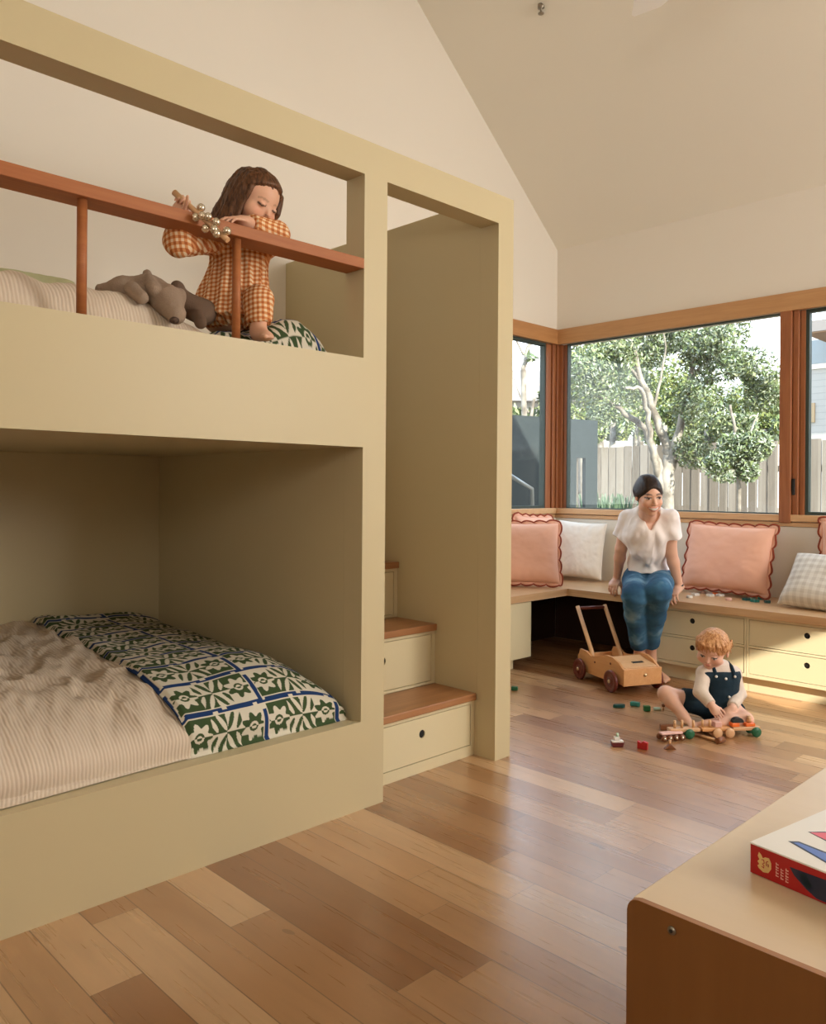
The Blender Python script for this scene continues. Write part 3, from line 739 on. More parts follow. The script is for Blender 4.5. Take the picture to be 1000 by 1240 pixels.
stems = [([g0, A_(806, 596), A_(812, 552)], .10, .085), ([A_(812, 556), A_(806, 540), A_(792, 500), A_(778, 462), A_(766, 425), A_(757, 400)], .06, .02),
         ([A_(803, 600), A_(795, 560), A_(782, 520), A_(757, 500), A_(738, 486), A_(722, 478)], .055, .015), ([A_(798, 580), A_(790, 545, -.1), A_(784, 500, -.2), A_(776, 470, -.3), A_(757, 470, -.4)], .045, .015),
         ([A_(811, 560), A_(822, 520), A_(834, 478), A_(838, 440), A_(835, 400), A_(842, 360)], .055, .015), ([A_(826, 510), A_(846, 470), A_(866, 455)], .03, .01),
         ([A_(836, 460), A_(858, 430), A_(866, 395), A_(880, 350)], .022, .008), ([A_(778, 465), A_(758, 440), A_(744, 420), A_(720, 410)], .022, .006), ([A_(790, 500), A_(800, 460), A_(806, 420), A_(800, 380)], .02, .006)]
blobs = [B(712, 452, 9.0, 34, 1.2), B(745, 430, 9.2, 34, 1.1), B(780, 420, 9.6, 30, .8), B(735, 492, 9.4, 26, .6), B(765, 468, 9.8, 24, .5), B(815, 400, 9.5, 28, .8), B(846, 425, 9.2, 30, .8), B(880, 412, 9.0, 34, 1.1),
         B(905, 455, 8.8, 42, 2.2), B(870, 500, 8.9, 40, 2.0), B(915, 520, 8.7, 36, 1.8), B(880, 552, 8.8, 34, 1.3), B(840, 500, 9.3, 30, .9), B(930, 480, 9., 28, 1.), B(838, 545, 9.2, 24, .5), B(905, 400, 9.1, 28, .8), B(800, 370, 9.4, 34, .6), B(880, 365, 9.3, 34, .6), B(850, 470, 9.1, 24, .8)]
tree('garden_tree', 'multi-stemmed tree with pale bark and small green leaves behind the seated woman', stems, blobs, 62000, .027, 11, PAL+PALG, origin=g0)
Dt = 7.9; g0 = at(895, 600, Dt); g0[2] = -.15
stems = [([g0, A_(895, 590), A_(894, 556), A_(890, 520), A_(884, 490)], .026, .012), ([A_(894, 550), A_(910, 520), A_(918, 500)], .014, .006)]
tree('young_tree', 'slim young tree with grey-green leaves low in front of the fence near the mullion', stems, [B(892, 545, 7.9, 24, 1), B(915, 540, 7.8, 20, .8), B(870, 560, 7.9, 16, .5), B(905, 570, 7.8, 14, .4)], 9000, .026, 12, PALG+PAL[:2], origin=g0)
# trees beyond the fence, each with its own crown
hz = [(742, 512, 14.2, 25), (805, 515, 15.4, 28), (856, 520, 14.0, 24), (925, 520, 14.4, 24), (728, 440, 16, 62), (775, 470, 20, 66), (840, 480, 24, 50), (708, 515, 13.0, 28), (770, 395, 27, 55), (925, 495, 17, 46)]
for i, (px, py, D, rp) in enumerate(hz):
    c0 = at(px, py, D); o0 = c0.copy(); o0[2] = -.15
    lab = ['low hedge-like tree right above the fence, behind the steel wall end', 'low rounded tree just above the fence behind the pale trunk fork', 'low rounded tree just above the fence right of the pale trunk', 'low rounded tree just above the fence beside the window mullion', 'tall bushy tree beyond the fence left of the pale trunks', 'dark evergreen beyond the fence behind the pale trunks', 'green tree beyond the fence, centre of the large window', 'low shrubby tree beyond the fence above the dark steel wall', 'distant tree crown high behind the pale branches', 'green tree beyond the fence near the window mullion'][i]
    dark = [(.08, .13, .04), (.14, .20, .06), (.24, .29, .09), (.36, .40, .14)]
    tree('dense_tree', lab, [([o0, c0], .12, .05)], [B(px, py, D, rp, 1.), B(px-rp*.5, py+rp*.3, D, rp*.6, .5), B(px+rp*.5, py+rp*.25, D+.5, rp*.6, .5)], 14000, .06, 20+i, dark if i in (5, 6) else dark[1:]+PALG[:1], group='trees beyond the fence', origin=o0)
# trees seen through the narrow left window
for i, (px, py, D, rp) in enumerate([(640, 500, 13, 22), (634, 430, 11, 16)]):
    c0 = at(px, py, D); o0 = c0.copy(); o0[2] = -.15
    e_ = [([o0, at(px, py+rp, D), at(px+8, py-rp, D), at(px+14, py-rp*1.6, D)], .05, .01), ([at(px, py, D), at(px-10, py-20, D), at(px-18, py-42, D)], .02, .006)]
    tree('side_tree', ['low leafy tree seen through the narrow left window', 'sparse branchy tree against the sky in the narrow left window'][i], e_, [B(px, py, D, rp, 1, .6), B(px+12, py-rp*.8, D, rp*.5, .3)], 1800 if i == 0 else 260, .07, 40+i, PAL, origin=o0)
# low shrub and grasses at the fence foot
for i, (px, py, D) in enumerate([(737, 607, 9.5), (918, 616, 9.4), (838, 618, 10.2)]):
    g = at(px, py, D); n = 500; R = np.random.RandomState(60+i); z0 = -.15; hh = [1.25, .98, .98][i]
    base = np.stack([g[0]+R.normal(0, .13, n), g[1]+R.normal(0, .13, n), np.full(n, z0)], 1); tip_ = base+np.stack([R.normal(0, .16, n), R.normal(0, .16, n), hh*(.6+.4*R.rand(n))], 1)
    s = np.array([.012, .012, 0])*(1+R.rand(n, 1)); V = np.stack([base-s, base+s, tip_+s*.2, tip_-s*.2], 1).reshape(-1, 3)
    pal = np.array([[(.10, .20, .12), (.16, .26, .15)], [(.20, .26, .10), (.32, .36, .15)], [(.38, .20, .18), (.30, .28, .14)]][i]); cc = np.repeat(pal[R.randint(0, 2, n)]*.4, 4, 0)
    o = pmesh('grass_clump', V-np.array([g[0], g[1], z0]*1), np.arange(4*n).reshape(-1, 4), 'leaf', None, smooth=False, colors=cc)
    o.location = (g[0], g[1], z0); tag(o, ['dark green strappy clump beside the steel wall below the window', 'yellow-green grass clump at the fence foot by the slim tree', 'reddish grass clump at the fence foot beside the large tree'][i], 'plant', 'grass clumps along the fence')
# dark steel garden wall with a slot
S0 = at(719, 592, 8.6); S1 = at(600, 592, 7.9)
dx = Vector((S1[0]-S0[0], S1[1]-S0[1], 0)); L_ = dx.length; an = math.atan2(dx.y, dx.x)
sw = empty('steel_garden_wall', (S0[0], S0[1], -.15), an, 'dark blue-grey steel garden wall outside the corner with a narrow slot opening', 'garden wall')
zt = 2.02; s0, s1 = .17, .30
w = MB(); w.box(0, s0, 0, .05, 0, zt); w.box(s1, L_+2, 0, .05, 0, zt); w.box(s0, s1, 0, .05, 0, .9); w.box(s0, s1, 0, .05, 1.62, zt)
w.build('wall_plate', 'steel', sw)
hr = [at(618, 576, 6.6), at(644, 592, 6.9), at(645, 640, 6.9)]
o = MB().tube(hr, .018, 10).build('handrail', 'steel2'); tag(o, 'grey metal garden handrail outside the narrow left window', 'handrail')
# neighbour's house at the right
loc0 = float(atp(968, 500, 'y', 21)[0])
hs = empty('neighbour_house', (2.5, 21, -.15), 0, 'white clapboard house beyond the fence at the right edge', 'house')
box('siding_wall', loc0-2.5, 10, 0, 6, 0, 5.1, 'siding', hs)
def wind(x0, z0, x1, z1):
    f = box('window', x0-.12, x1+.12, -.06, -.001, z0-.12, z1+.12, 'white', hs); box('pane', x0, x1, -.075, -.061, z0, z1, 'pane', f)
def loc(px, py):
    p = atp(px, py, 'y', 21); return p[0]-2.5, p[2]+.15
a0 = loc(978, 442); a1 = loc(992, 412); wind(a0[0], a0[1], a1[0]+.4, a1[1])
a0 = loc(975, 512); a1 = loc(987, 488); box('garage_panel', a0[0], a1[0], -.05, -.001, a0[1], a1[1], 'tanw', hs)
e0 = atp(972, 403, 'y', 19.4)
box('roof', e0[0]-2.5, 11, -1.6, 7, e0[2]+.15, e0[2]+.4, 'roofm', hs); box('soffit', e0[0]-2.48, 10.9, -1.58, -.001, e0[2]+.12, e0[2]+.149, 'eave', hs)
hs = empty('distant_house', at(640, 520, 24), math.radians(45), 'grey-roofed white house far off in the narrow left window', 'house', None); hs.location.z = -.15
box('siding_wall', -3, 3, 0, 4, 0, 3.9, 'siding', hs)
Tr = Matrix(((0, 0, 1, -3.3), (1, 0, 0, 0), (0, 1, 0, 0), (0, 0, 0, 1)))
MB().prism([(-.5, 3.85), (2, 5.1), (4.5, 3.85)], Tr, 6.6).build('roof', 'roofm', hs)
# ================================================================== IMPLICIT BODIES (one continuous skin per figure)
class S:
    def __init__(s, res=.004): s.res = res; s.p = []; s.T = np.eye(4)
    def frame(s, o, X, Y, Z_, sc_=1.):
        s.T = np.eye(4); s.T[:3, 0] = np.array(X)*sc_; s.T[:3, 1] = np.array(Y)*sc_; s.T[:3, 2] = np.array(Z_)*sc_; s.T[:3, 3] = o; s.sc = sc_; return s
    def world(s): s.T = np.eye(4); s.sc = 1.; return s
    sc = 1.
    def pt(s, a): return s.T[:3, :3] @ np.array(a, float)+s.T[:3, 3]
    def cone(s, a, b, ra, rb, k=.02, neg=False, clipa=False, clipb=False, flat=1.):
        s.p.append(('c', s.pt(a), s.pt(b), ra*s.sc, rb*s.sc, k*s.sc, neg, clipa, clipb)); return s
    def ell(s, c, r, k=.02, neg=False, B=None):
        R = s.T[:3, :3]/s.sc
        if B is not None: R = R @ np.array(B, float)
        s.p.append(('e', s.pt(c), np.array(r, float)*s.sc, R, k*s.sc, neg)); return s
    def plane(s, c, n, k=.0):   # removes everything on the +n side
        n = s.T[:3, :3] @ np.array(n, float); n /= np.linalg.norm(n); s.p.append(('p', s.pt(c), n)); return s
    def sheet(s): return s
    def mesh(s, pad=.0):
        res = s.res; lo = np.full(3, 1e9); hi = -lo
        for q in s.p:
            if q[0] == 'c' and not q[6]:
                r = max(q[3], q[4]); lo = np.minimum(lo, np.minimum(q[1], q[2])-r); hi = np.maximum(hi, np.maximum(q[1], q[2])+r)
            elif q[0] == 'e' and not q[5]:
                e = np.sqrt(((q[3]*q[2])**2).sum(1)); lo = np.minimum(lo, q[1]-e); hi = np.maximum(hi, q[1]+e)
        lo -= 4*res; hi += 4*res
        n = np.ceil((hi-lo)/res).astype(int)+1
        ax = [lo[i]+np.arange(n[i])*res for i in range(3)]
        f = np.full(n, .1, dtype=np.float32)
        for q in s.p:
            if q[0] == 'p':
                d = ((ax[0]-q[1][0])*q[2][0])[:, None, None]+((ax[1]-q[1][1])*q[2][1])[None, :, None]+((ax[2]-q[1][2])*q[2][2])[None, None]
                f = np.maximum(f, d.astype(np.float32)); continue
            if q[0] == 'c':
                _, a, b, ra, rb, k, neg, ca, cb = q; r = max(ra, rb); l0 = np.minimum(a, b)-r; h0 = np.maximum(a, b)+r
            else:
                _, c, r, R, k, neg = q; e = np.sqrt(((R*r)**2).sum(1)); l0 = c-e; h0 = c+e
            m = k+3*res; i0 = np.maximum(((l0-m-lo)/res).astype(int), 0); i1 = np.minimum(((h0+m-lo)/res).astype(int)+2, n)
            if (i1 <= i0).any(): continue
            sl = tuple(slice(i0[j], i1[j]) for j in range(3))
            x, y, z = np.meshgrid(*[ax[j][sl[j]].astype(np.float32) for j in range(3)], indexing='ij', sparse=True)
            if q[0] == 'c':
                ab = b-a; L2 = (ab**2).sum()+1e-12; x = x-a[0]; y = y-a[1]; z = z-a[2]
                t0 = (x*ab[0]+y*ab[1]+z*ab[2])/L2; t = np.clip(t0, 0, 1)
                d = np.sqrt((x-ab[0]*t)**2+(y-ab[1]*t)**2+(z-ab[2]*t)**2)-(ra+(rb-ra)*t)
                Ln = math.sqrt(L2)
                if ca: d = np.maximum(d, -t0*Ln)
                if cb: d = np.maximum(d, (t0-1)*Ln)
            else:
                x = x-c[0]; y = y-c[1]; z = z-c[2]
                u = [(x*R[0, j]+y*R[1, j]+z*R[2, j])/r[j] for j in range(3)]
                k0 = np.sqrt(u[0]**2+u[1]**2+u[2]**2)+1e-9; k1 = np.sqrt((u[0]/r[0])**2+(u[1]/r[1])**2+(u[2]/r[2])**2)+1e-9
                d = k0*(k0-1)/k1
            F = f[sl]
            if neg: F2 = -F; 
            else: F2 = F
            if k > 0:
                h = np.clip(.5+.5*(F2-d)/k, 0, 1); o = F2*(1-h)+d*h-k*h*(1-h)
            else: o = np.minimum(F2, d)
            f[sl] = -o if neg else o
            if neg: # subtract: max(F,-d) == -min(-F, d)
                pass
        return s.nets(f, lo, res)
    @staticmethod
    def nets(f, lo, res):
        ins = f < 0; n = np.array(f.shape)
        c = np.zeros(n-1, dtype=np.int8)
        for a in (0, 1):
            for b in (0, 1):
                for g in (0, 1): c += ins[a:n[0]-1+a, b:n[1]-1+b, g:n[2]-1+g]
        act = (c > 0) & (c < 8); I = np.argwhere(act); idx = np.full(n-1, -1, dtype=np.int64); idx[act] = np.arange(len(I))
        cor = [(a, b, g) for a in (0, 1) for b in (0, 1) for g in (0, 1)]
        v = np.stack([f[I[:, 0]+a, I[:, 1]+b, I[:, 2]+g] for a, b, g in cor], 1)
        acc = np.zeros((len(I), 3)); cnt = np.zeros(len(I))
        for i, p in enumerate(cor):
            for j, q in enumerate(cor):
                if j > i and sum(abs(p[t]-q[t]) for t in range(3)) == 1:
                    m = (v[:, i] < 0) != (v[:, j] < 0); t = v[:, i]/(v[:, i]-v[:, j]+1e-20)
                    P_ = np.array(p)+(np.array(q)-np.array(p))*t[:, None]; acc[m] += P_[m]; cnt[m] += 1
        V = lo+(I+acc/cnt[:, None])*res; Fs = []
        for d in range(3):
            sh = [slice(1, -1)]*3; sh[d] = slice(0, -1)
            sh2 = list(sh); sh2[d] = slice(1, None)
            A, B_ = ins[tuple(sh)], ins[tuple(sh2)]; w_ = np.argwhere(A != B_)
            if len(w_) == 0: continue
            off = np.array([1, 1, 1]); off[d] = 0; w_ = w_+off
            u_, v_ = [(1, 2), (2, 0), (0, 1)][d]; q = []
            for du, dv_ in ((-1, -1), (0, -1), (0, 0), (-1, 0)):
                t = w_.copy(); t[:, u_] += du; t[:, v_] += dv_; q.append(idx[t[:, 0], t[:, 1], t[:, 2]])
            q = np.stack(q, 1); o = ins[tuple(w_.T)]; q[~o] = q[~o][:, ::-1]; Fs.append(q)
        return V, np.concatenate(Fs)
def vnorm(V, F):
    a = V[F[:, 2]]-V[F[:, 0]]; b = V[F[:, 3]]-V[F[:, 1]]; n = np.cross(a, b); N = np.zeros_like(V)
    for i in range(4): np.add.at(N, F[:, i], n)
    return N/(np.linalg.norm(N, axis=1)[:, None]+1e-12)
def relax(V, F, it=2):
    for _ in range(it):
        A = np.zeros_like(V); c = np.zeros(len(V))
        for i in range(4):
            j = (i+1) % 4; np.add.at(A, F[:, i], V[F[:, j]]); np.add.at(A, F[:, j], V[F[:, i]]); np.add.at(c, F[:, i], 1); np.add.at(c, F[:, j], 1)
        V = V*.5+A/c[:, None]*.5
    return V
def emit(name, s, mat, parent, disp=None, color=None, it=1, keep=None):
    V, F = s.mesh()
    if keep:   # drop stray specks
        lab = np.arange(len(V))
        while True:
            m = lab[F].min(1); l2 = lab.copy()
            for i in range(4): np.minimum.at(l2, F[:, i], m)
            l2 = l2[l2]
            if (l2 == lab).all(): break
            lab = l2
        c = np.bincount(lab[F[:, 0]], minlength=len(V)); F = F[c[lab[F[:, 0]]] > keep]; u, inv = np.unique(F, return_inverse=True); V = V[u]; F = inv.reshape(-1, 4)
    V = relax(V, F, it)
    if disp is not None: V = V+vnorm(V, F)*disp(V)[:, None]
    cc = color(V) if color is not None else None
    o = np.array(parent.location) if parent is not None else np.zeros(3)
    return pmesh(name, V-o, F, mat, parent, True, colors=cc)
def nrm(v): v = np.array(v, float); return v/np.linalg.norm(v)
def strand(s, pts, r0, r1, k, sub=4):
    P_ = [np.array(p, float) for p in pts]; P_ = [2*P_[0]-P_[1]]+P_+[2*P_[-1]-P_[-2]]; Q = []
    for i in range(1, len(P_)-2):
        a, b, c, d = P_[i-1:i+3]
        for j in range(sub):
            t = j/sub; Q.append(.5*(2*b+(c-a)*t+(2*a-5*b+4*c-d)*t*t+(-a+3*b-3*c+d)*t**3))
    Q.append(P_[-2]); n = len(Q)-1
    for i in range(n): s.cone(Q[i], Q[i+1], r0+(r1-r0)*i/n, r0+(r1-r0)*(i+1)/n, k)
def hframe(yaw, pitch, roll=0.):
    """yaw: degrees the face turns to picture right from straight at the viewer's side; pitch: downwards"""
    y, p, r = map(math.radians, (yaw, pitch, roll))
    f = -cFw*math.cos(y)+cR*math.sin(y); x = cR*math.cos(y)+cFw*math.sin(y)
    f2 = f*math.cos(p)-cZ*math.sin(p); u2 = cZ*math.cos(p)+f*math.sin(p)
    x2 = x*math.cos(r)+u2*math.sin(r); u3 = u2*math.cos(r)-x*math.sin(r)
    return x2, f2, u3
def head(s, c, fr, h, child=False, smile=False):
    s.frame(c, fr[0], fr[1], fr[2], h)
    if not child:
        s.ell((0, -.08, .13), (.305, .42, .37), .02); s.ell((0, .11, -.12), (.245, .28, .32), .10); s.ell((0, .20, -.39), (.10, .12, .09), .10)
        for g in (-1, 1):
            s.ell((g*.14, .24, -.11), (.11, .11, .12), .06); s.ell((g*.165, .02, -.26), (.10, .17, .13), .08)
            s.ell((g*.31, -.05, -.03), (.028, .075, .10), .02)
            s.ell((g*.135, .42, .02), (.075, .06, .045), .04, neg=True); s.ell((g*.135, .325, .015), (.06, .055, .05), .012)
        s.ell((0, .34, .10), (.20, .05, .03), .06)
        s.cone((0, .36, .03), (0, .455, -.12), .028, .043, .045); s.ell((-.045, .395, -.135), (.03, .035, .025), .02); s.ell((.045, .395, -.135), (.03, .035, .025), .02)
        s.ell((0, .365, -.235), (.10, .05, .028), .03); s.ell((0, .345, -.29), (.08, .05, .03), .03)
    else:
        s.ell((0, -.08, .12), (.40, .48, .38), .02); s.ell((0, .12, -.15), (.30, .28, .30), .12); s.ell((0, .21, -.38), (.10, .11, .09), .10)
        for g in (-1, 1):
            s.ell((g*.19, .22, -.17), (.15, .14, .14), .06)
            s.ell((g*.405, -.03, -.06), (.035, .08, .12), .02)
            s.ell((g*.155, .445, -.02), (.08, .06, .045), .04, neg=True); s.ell((g*.155, .345, -.025), (.07, .06, .055), .012)
        s.cone((0, .385, -.04), (0, .445, -.145), .026, .042, .05)
        s.ell((0, .385, -.25), (.085, .055, .026), .03); s.ell((0, .365, -.30), (.07, .05, .028), .03)
    s.world()
def face_paint(V, c, fr, h, skin, child=False, smile=False, closed=False, lips=(.50, .13, .10), hairc=(.02, .01, .008)):
    q = (V-c)/h; x = q @ fr[0]; y = q @ fr[1]; z = q @ fr[2]
    col = np.broadcast_to(np.array(skin, float), V.shape).copy(); inh = (np.abs(x) < .5) & (np.abs(y) < .65) & (np.abs(z) < .6)
    fr_ = inh & (y > .12)
    def mixc(m, c_, a=1.):
        col[m] = col[m]*(1-a)+np.array(c_)*a
    ex = .155 if child else .135; ez = -.02 if child else .02; mz = -.275 if child else -.26
    bl = fr_*np.clip(1-np.hypot((np.abs(x)-.2)/.14, (z+.15)/.11), 0, 1)*.35; col[:] = col*(1-bl[:, None])+col*np.array([1.05, .62, .55])*bl[:, None]
    nb = fr_*np.clip(1-np.hypot(x/.07, (z+.13)/.06), 0, 1)*.2; col[:] = col*(1-nb[:, None])+col*np.array([1.03, .7, .62])*nb[:, None]
    for g in (-1, 1):
        dx = (x-g*ex); dz = z-ez
        if closed:
            mixc(fr_ & (np.abs(dx) < .075) & (np.abs(dz+.02-dx*dx*4) < .016), (.05, .02, .012), .9)
        else:
            m = fr_ & (np.hypot(dx/.068, dz/(.026 if smile else .03)) < 1); mixc(m, (.62, .56, .52), .9)
            mixc(m & (np.hypot(dx, dz) < .028), (.035, .018, .01), 1); mixc(fr_ & (np.abs(dx) < .075) & (np.abs(dz-.026+dx*dx*4) < .013), (.03, .012, .01), .9)
        mixc(fr_ & (np.abs(dx*1.) < .09) & (np.abs(dz-.10+dx*dx*2.5) < .016), hairc, .75 if not child else .35)
    mw = .150 if smile else (.085 if not child else .07)
    cz = mz+(x*x*2.2 if smile else x*x*.8)
    m = fr_ & (np.abs(x) < mw) & (np.abs(z-cz) < .052*np.sqrt(np.clip(1-(x/mw)**2, 0, 1))); mixc(m, lips, .85)
    if smile: mixc(fr_ & (np.abs(x) < mw*.85) & (np.abs(z-cz-.004) < .026*np.sqrt(np.clip(1-(x/mw/.85)**2, 0, 1))), (.78, .74, .68), 1)
    else: mixc(fr_ & (np.abs(x) < mw*.9) & (np.abs(z-cz) < .009), (.16, .03, .025), .8)
    mixc(fr_ & (np.hypot((np.abs(x)-.03)/.016, (z+.155)/.010) < 1), (.15, .04, .03), .8)
    return col
def hand(s, wr, d, n, L=.175, side=1, curl=(35, 35, 20), thumb=(30, .2), spread=1., k=.008, wide=1.):
    """wr wrist, d direction to the fingers, n normal of the back of the hand, side: +1 thumb on w=n x d side"""
    d = nrm(d); n = nrm(np.array(n)-d*np.dot(n, d)); w = np.cross(n, d)*side; u = L
    wr = np.array(wr, float)
    pal = wr+d*u*.26
    s.world(); R = np.stack([w, d, n], 1)
    s.p.append(('e', pal, np.array([.215*u*wide, .29*u, .085*u]), R, .010*L/.175*1.5, False))
    s.cone(wr-d*u*.05, wr+d*u*.2, .15*u, .14*u, .012)
    for i, (off, ln) in enumerate(((.155, .40), (.055, .445), (-.05, .42), (-.145, .33))):
        b = wr+d*u*(.46-.03*abs(i-1))+w*u*off*wide*1.0; a = 0.; p = b-d*u*.12; dd = d+w*(off*.35*spread); dd = dd/np.linalg.norm(dd)
        rr = .047*u*(1-.04*i); s.cone(p, b, rr*1.15, rr*1.08, k)
        p = b
        for j, (fl, cu) in enumerate(zip((.46, .30, .24), curl)):
            a += math.radians(cu+i*2); q = p+(dd*math.cos(a)-n*math.sin(a))*ln*u*fl; s.cone(p, q, rr*(1.05-.1*j), rr*(.95-.1*j), k*.6); p = q
    t0 = wr+d*u*.12+w*u*.12-n*u*.02; ta, tn = thumb; ta = math.radians(ta)
    t1 = t0+(d*math.cos(ta+.5)+w*math.sin(ta+.5))*u*.22-n*u*tn*.3; t2 = t1+(d*math.cos(ta*.6)+w*math.sin(ta*.6)-n*tn)*u*.19; t3 = t2+(d*math.cos(ta*.2)+w*math.sin(ta*.2)*.6-n*tn*1.4)*u*.13
    s.cone(t0, t1, .07*u, .062*u, .012); s.cone(t1, t2, .057*u, .052*u, k); s.cone(t2, t3, .05*u, .04*u, k)
def foot(s, an, d, L=.22, toes=True, up=(0, 0, 1), k=.01):
    d = nrm(d); up = nrm(np.array(up)-d*np.dot(up, d)); w = np.cross(up, d); an = np.array(an, float); s.world()
    R = np.stack([w, d, up], 1)
    s.p.append(('e', an-d*.06*L-up*.12*L, np.array([.15*L, .2*L, .15*L]), R, .02, False)); s.p.append(('e', an+d*.38*L-up*.17*L, np.array([.19*L, .38*L, .10*L]), R, .03, False))
    s.cone(an, an+d*.45*L-up*.15*L, .16*L, .11*L, .02)
    for i, o in enumerate((-.15, -.065, .005, .065, .12)):
        b = an+d*(.70-.035*i*1.)*L-up*.20*L+w*o*L*1.0; s.cone(b-d*.08*L, b+d*.07*L, (.062 if i == 0 else .045)*L, (.06 if i == 0 else .04)*L, k*.5)

MT['skin_w'] = vcol_mat('skin_adult', .5, .4, .12); MT['skin_t'] = vcol_mat('skin_toddler', .5, .4, .12); MT['skin_g'] = vcol_mat('skin_child', .5, .4, .12)
def hair_mat(n, c1, c2):
    a = M(n, c1, .5, .3); v = a.co(); c = a.sep(); nz = a.noise(a.comb(c[0]*60., c[1]*60., c[2]*14.), 2., 3, .6, .5)
    a.col(a.ramp(nz, [(.35, c2), (.62, c1)])); a.bump(nz, .4, .004); return a.m
MT['hair_dark'] = hair_mat('dark_brown_hair', (.030, .014, .009), (.008, .005, .004)); MT['hair_brown'] = hair_mat('brown_hair', (.16, .07, .03), (.045, .019, .009)); MT['hair_blond'] = hair_mat('strawberry_blond_hair', (.62, .33, .15), (.36, .15, .055))
MT['tee'] = cloth('pale_pink_white_jersey', (.83, .76, .73), .08)
dn = M('blue_denim', (.1, .2, .3), .8, .2); nz = dn.noise(dn.co(), 7., 3); c = dn.sep()
dn.col(dn.ramp(nz, [(.32, (.014, .050, .11)), (.55, (.040, .12, .21)), (.74, (.22, .36, .46))])); dn.bump(dn.noise(dn.co(), 400., 1), .2, .002); MT['jeans'] = dn.m
MT['denim_dark'] = cloth('dark_denim', (.014, .030, .045), .2)
MT['waffle'] = cloth('oatmeal_cotton', (.66, .55, .46), .2)
gm = M('orange_gingham', (.7, .4, .2), .85, .15); c = gm.sep(gm.co('Object'))
uu = (c[0]*float(cR[0])+c[1]*float(cR[1]))/.0155; vv = (c[2]+(c[0]*-.25))/.0155
kk = (uu.fract().lt(.5)+vv.fract().lt(.5))*.5
gm.col(gm.ramp(kk, [(0., (.80, .62, .42)), (.5, (.66, .30, .12)), (1., (.44, .125, .038))])); gm.nt.nodes[-1].color_ramp.interpolation = 'CONSTANT' if gm.nt.nodes[-1].bl_idname == 'ShaderNodeValToRGB' else None
for n_ in gm.nt.nodes:
    if n_.bl_idname == 'ShaderNodeValToRGB':
        n_.color_ramp.interpolation = 'CONSTANT'; e = n_.color_ramp.elements; e[0].position = 0; e[1].position = .25; e[2].position = .75
MT['gingham'] = gm.m
SKW, SKT, SKG = (.70, .41, .29), (.70, .42, .31), (.70, .40, .27)

# ------------------------------------------------------------------ seated woman
wo = empty('person', at(785, 706, 5.12), 0, 'woman in pale t-shirt and blue jeans sitting on the bench edge, leaning forward and smiling', 'person')
hc = at(786, 600.5, 4.62); fr = hframe(3, 12, 4); H_ = .228
ShL, ShR = at(760, 627, 4.94), at(811, 627, 4.80); nk = at(785, 622, 4.84); ch = at(785, 645, 4.90); wa = at(785, 683, 5.05); pe = at(785, 703, 5.14)
ElL, ElR = at(752, 664, 5.03), at(812, 668, 4.86); WrL = np.array([-2.765, 4.60, .545]); WrR = np.array([-2.315, 4.60, .545])
WrL = atp(746.5, 702, 'y', 4.61); WrR = atp(822.5, 711, 'y', 4.61)
HiL, HiR = at(772, 703, 5.12), at(800, 701, 5.10); KnL, KnR = at(768, 722, 4.64), at(798, 717, 4.60); AnL, AnR = at(774, 792, 4.90), at(788, 790, 4.90)
def axes_e(): return np.stack([cR, cFw, cZ], 1)
def woman_torso(s, g=0.):
    s.world()
    s.p.append(('e', ch, np.array([.142+g, .098+g, .165+g]), axes_e(), .03, False))
    s.cone(ShL, ShR, .040+g, .040+g, .04); s.cone((ShL+ShR)/2+cZ*.02, nk+cZ*.015, .06+g, .045+g, .05); s.cone(ch, wa, .112+g, .102+g, .05)
    for q in (-1, 1): s.p.append(('e', ch+cR*.062*q-cFw*.075+cZ*.015, np.array([.058+g*.5, .05+g*.5, .055+g*.5]), axes_e(), .05, False))
s = S(.0042)
head(s, hc, fr, H_)
woman_torso(s, -.012); s.cone(nk+cFw*.02-cZ*.02, hc+np.array(fr[2])*-.06-np.array(fr[1])*.02, .054, .046, .015)
s.p.append(('e', pe, np.array([.145, .11, .09]), axes_e(), .04, False))
for A0, A1, A2 in ((ShL, ElL, WrL), (ShR, ElR, WrR)):
    s.cone(A0, A1, .044, .036, .02); s.cone(A1, A1+(A2-A1)*.3, .037, .035, .01); s.cone(A1+(A2-A1)*.3, A2, .035, .022, .015)
hand(s, WrL, (.18, -.80, -.35), (.1, -.35, 1), .17, 1, (38, 40, 25), (20, .5), .6, .006); hand(s, WrR, (-.05, -.80, -.40), (-.1, -.35, 1), .17, -1, (38, 40, 25), (20, .5), .6, .006)
for A0, A1, A2 in ((HiL, KnL, AnL), (HiR, KnR, AnR)):
    s.cone(A0, A1, .070, .050, .03); s.cone(A1, A2, .048, .030, .02)
FtL = np.array([-2.565, 4.505, .055]); FtR = np.array([-2.475, 4.500, .055])
s.cone(AnL, FtL, .032, .03, .01); s.cone(AnR, FtR, .032, .03, .01); foot(s, FtL, (.86, -.45, 0), .205); foot(s, FtR, (.88, -.38, 0), .205)
emit('body', s, 'skin_w', wo, color=lambda V: face_paint(V, hc, fr, H_, SKW, smile=True))
s = S(.004); s.frame(hc, *fr, H_)      # dark hair drawn back
s.ell((0, -.10, .13), (.332, .442, .385), .02); s.ell((0, -.42, -.10), (.20, .16, .22), .08)
s.ell((0, .52, -.22), (.262, .46, .50), .03, neg=True); s.ell((0, .2, -.62), (.5, .6, .32), .03, neg=True)
R = np.random.RandomState(4)
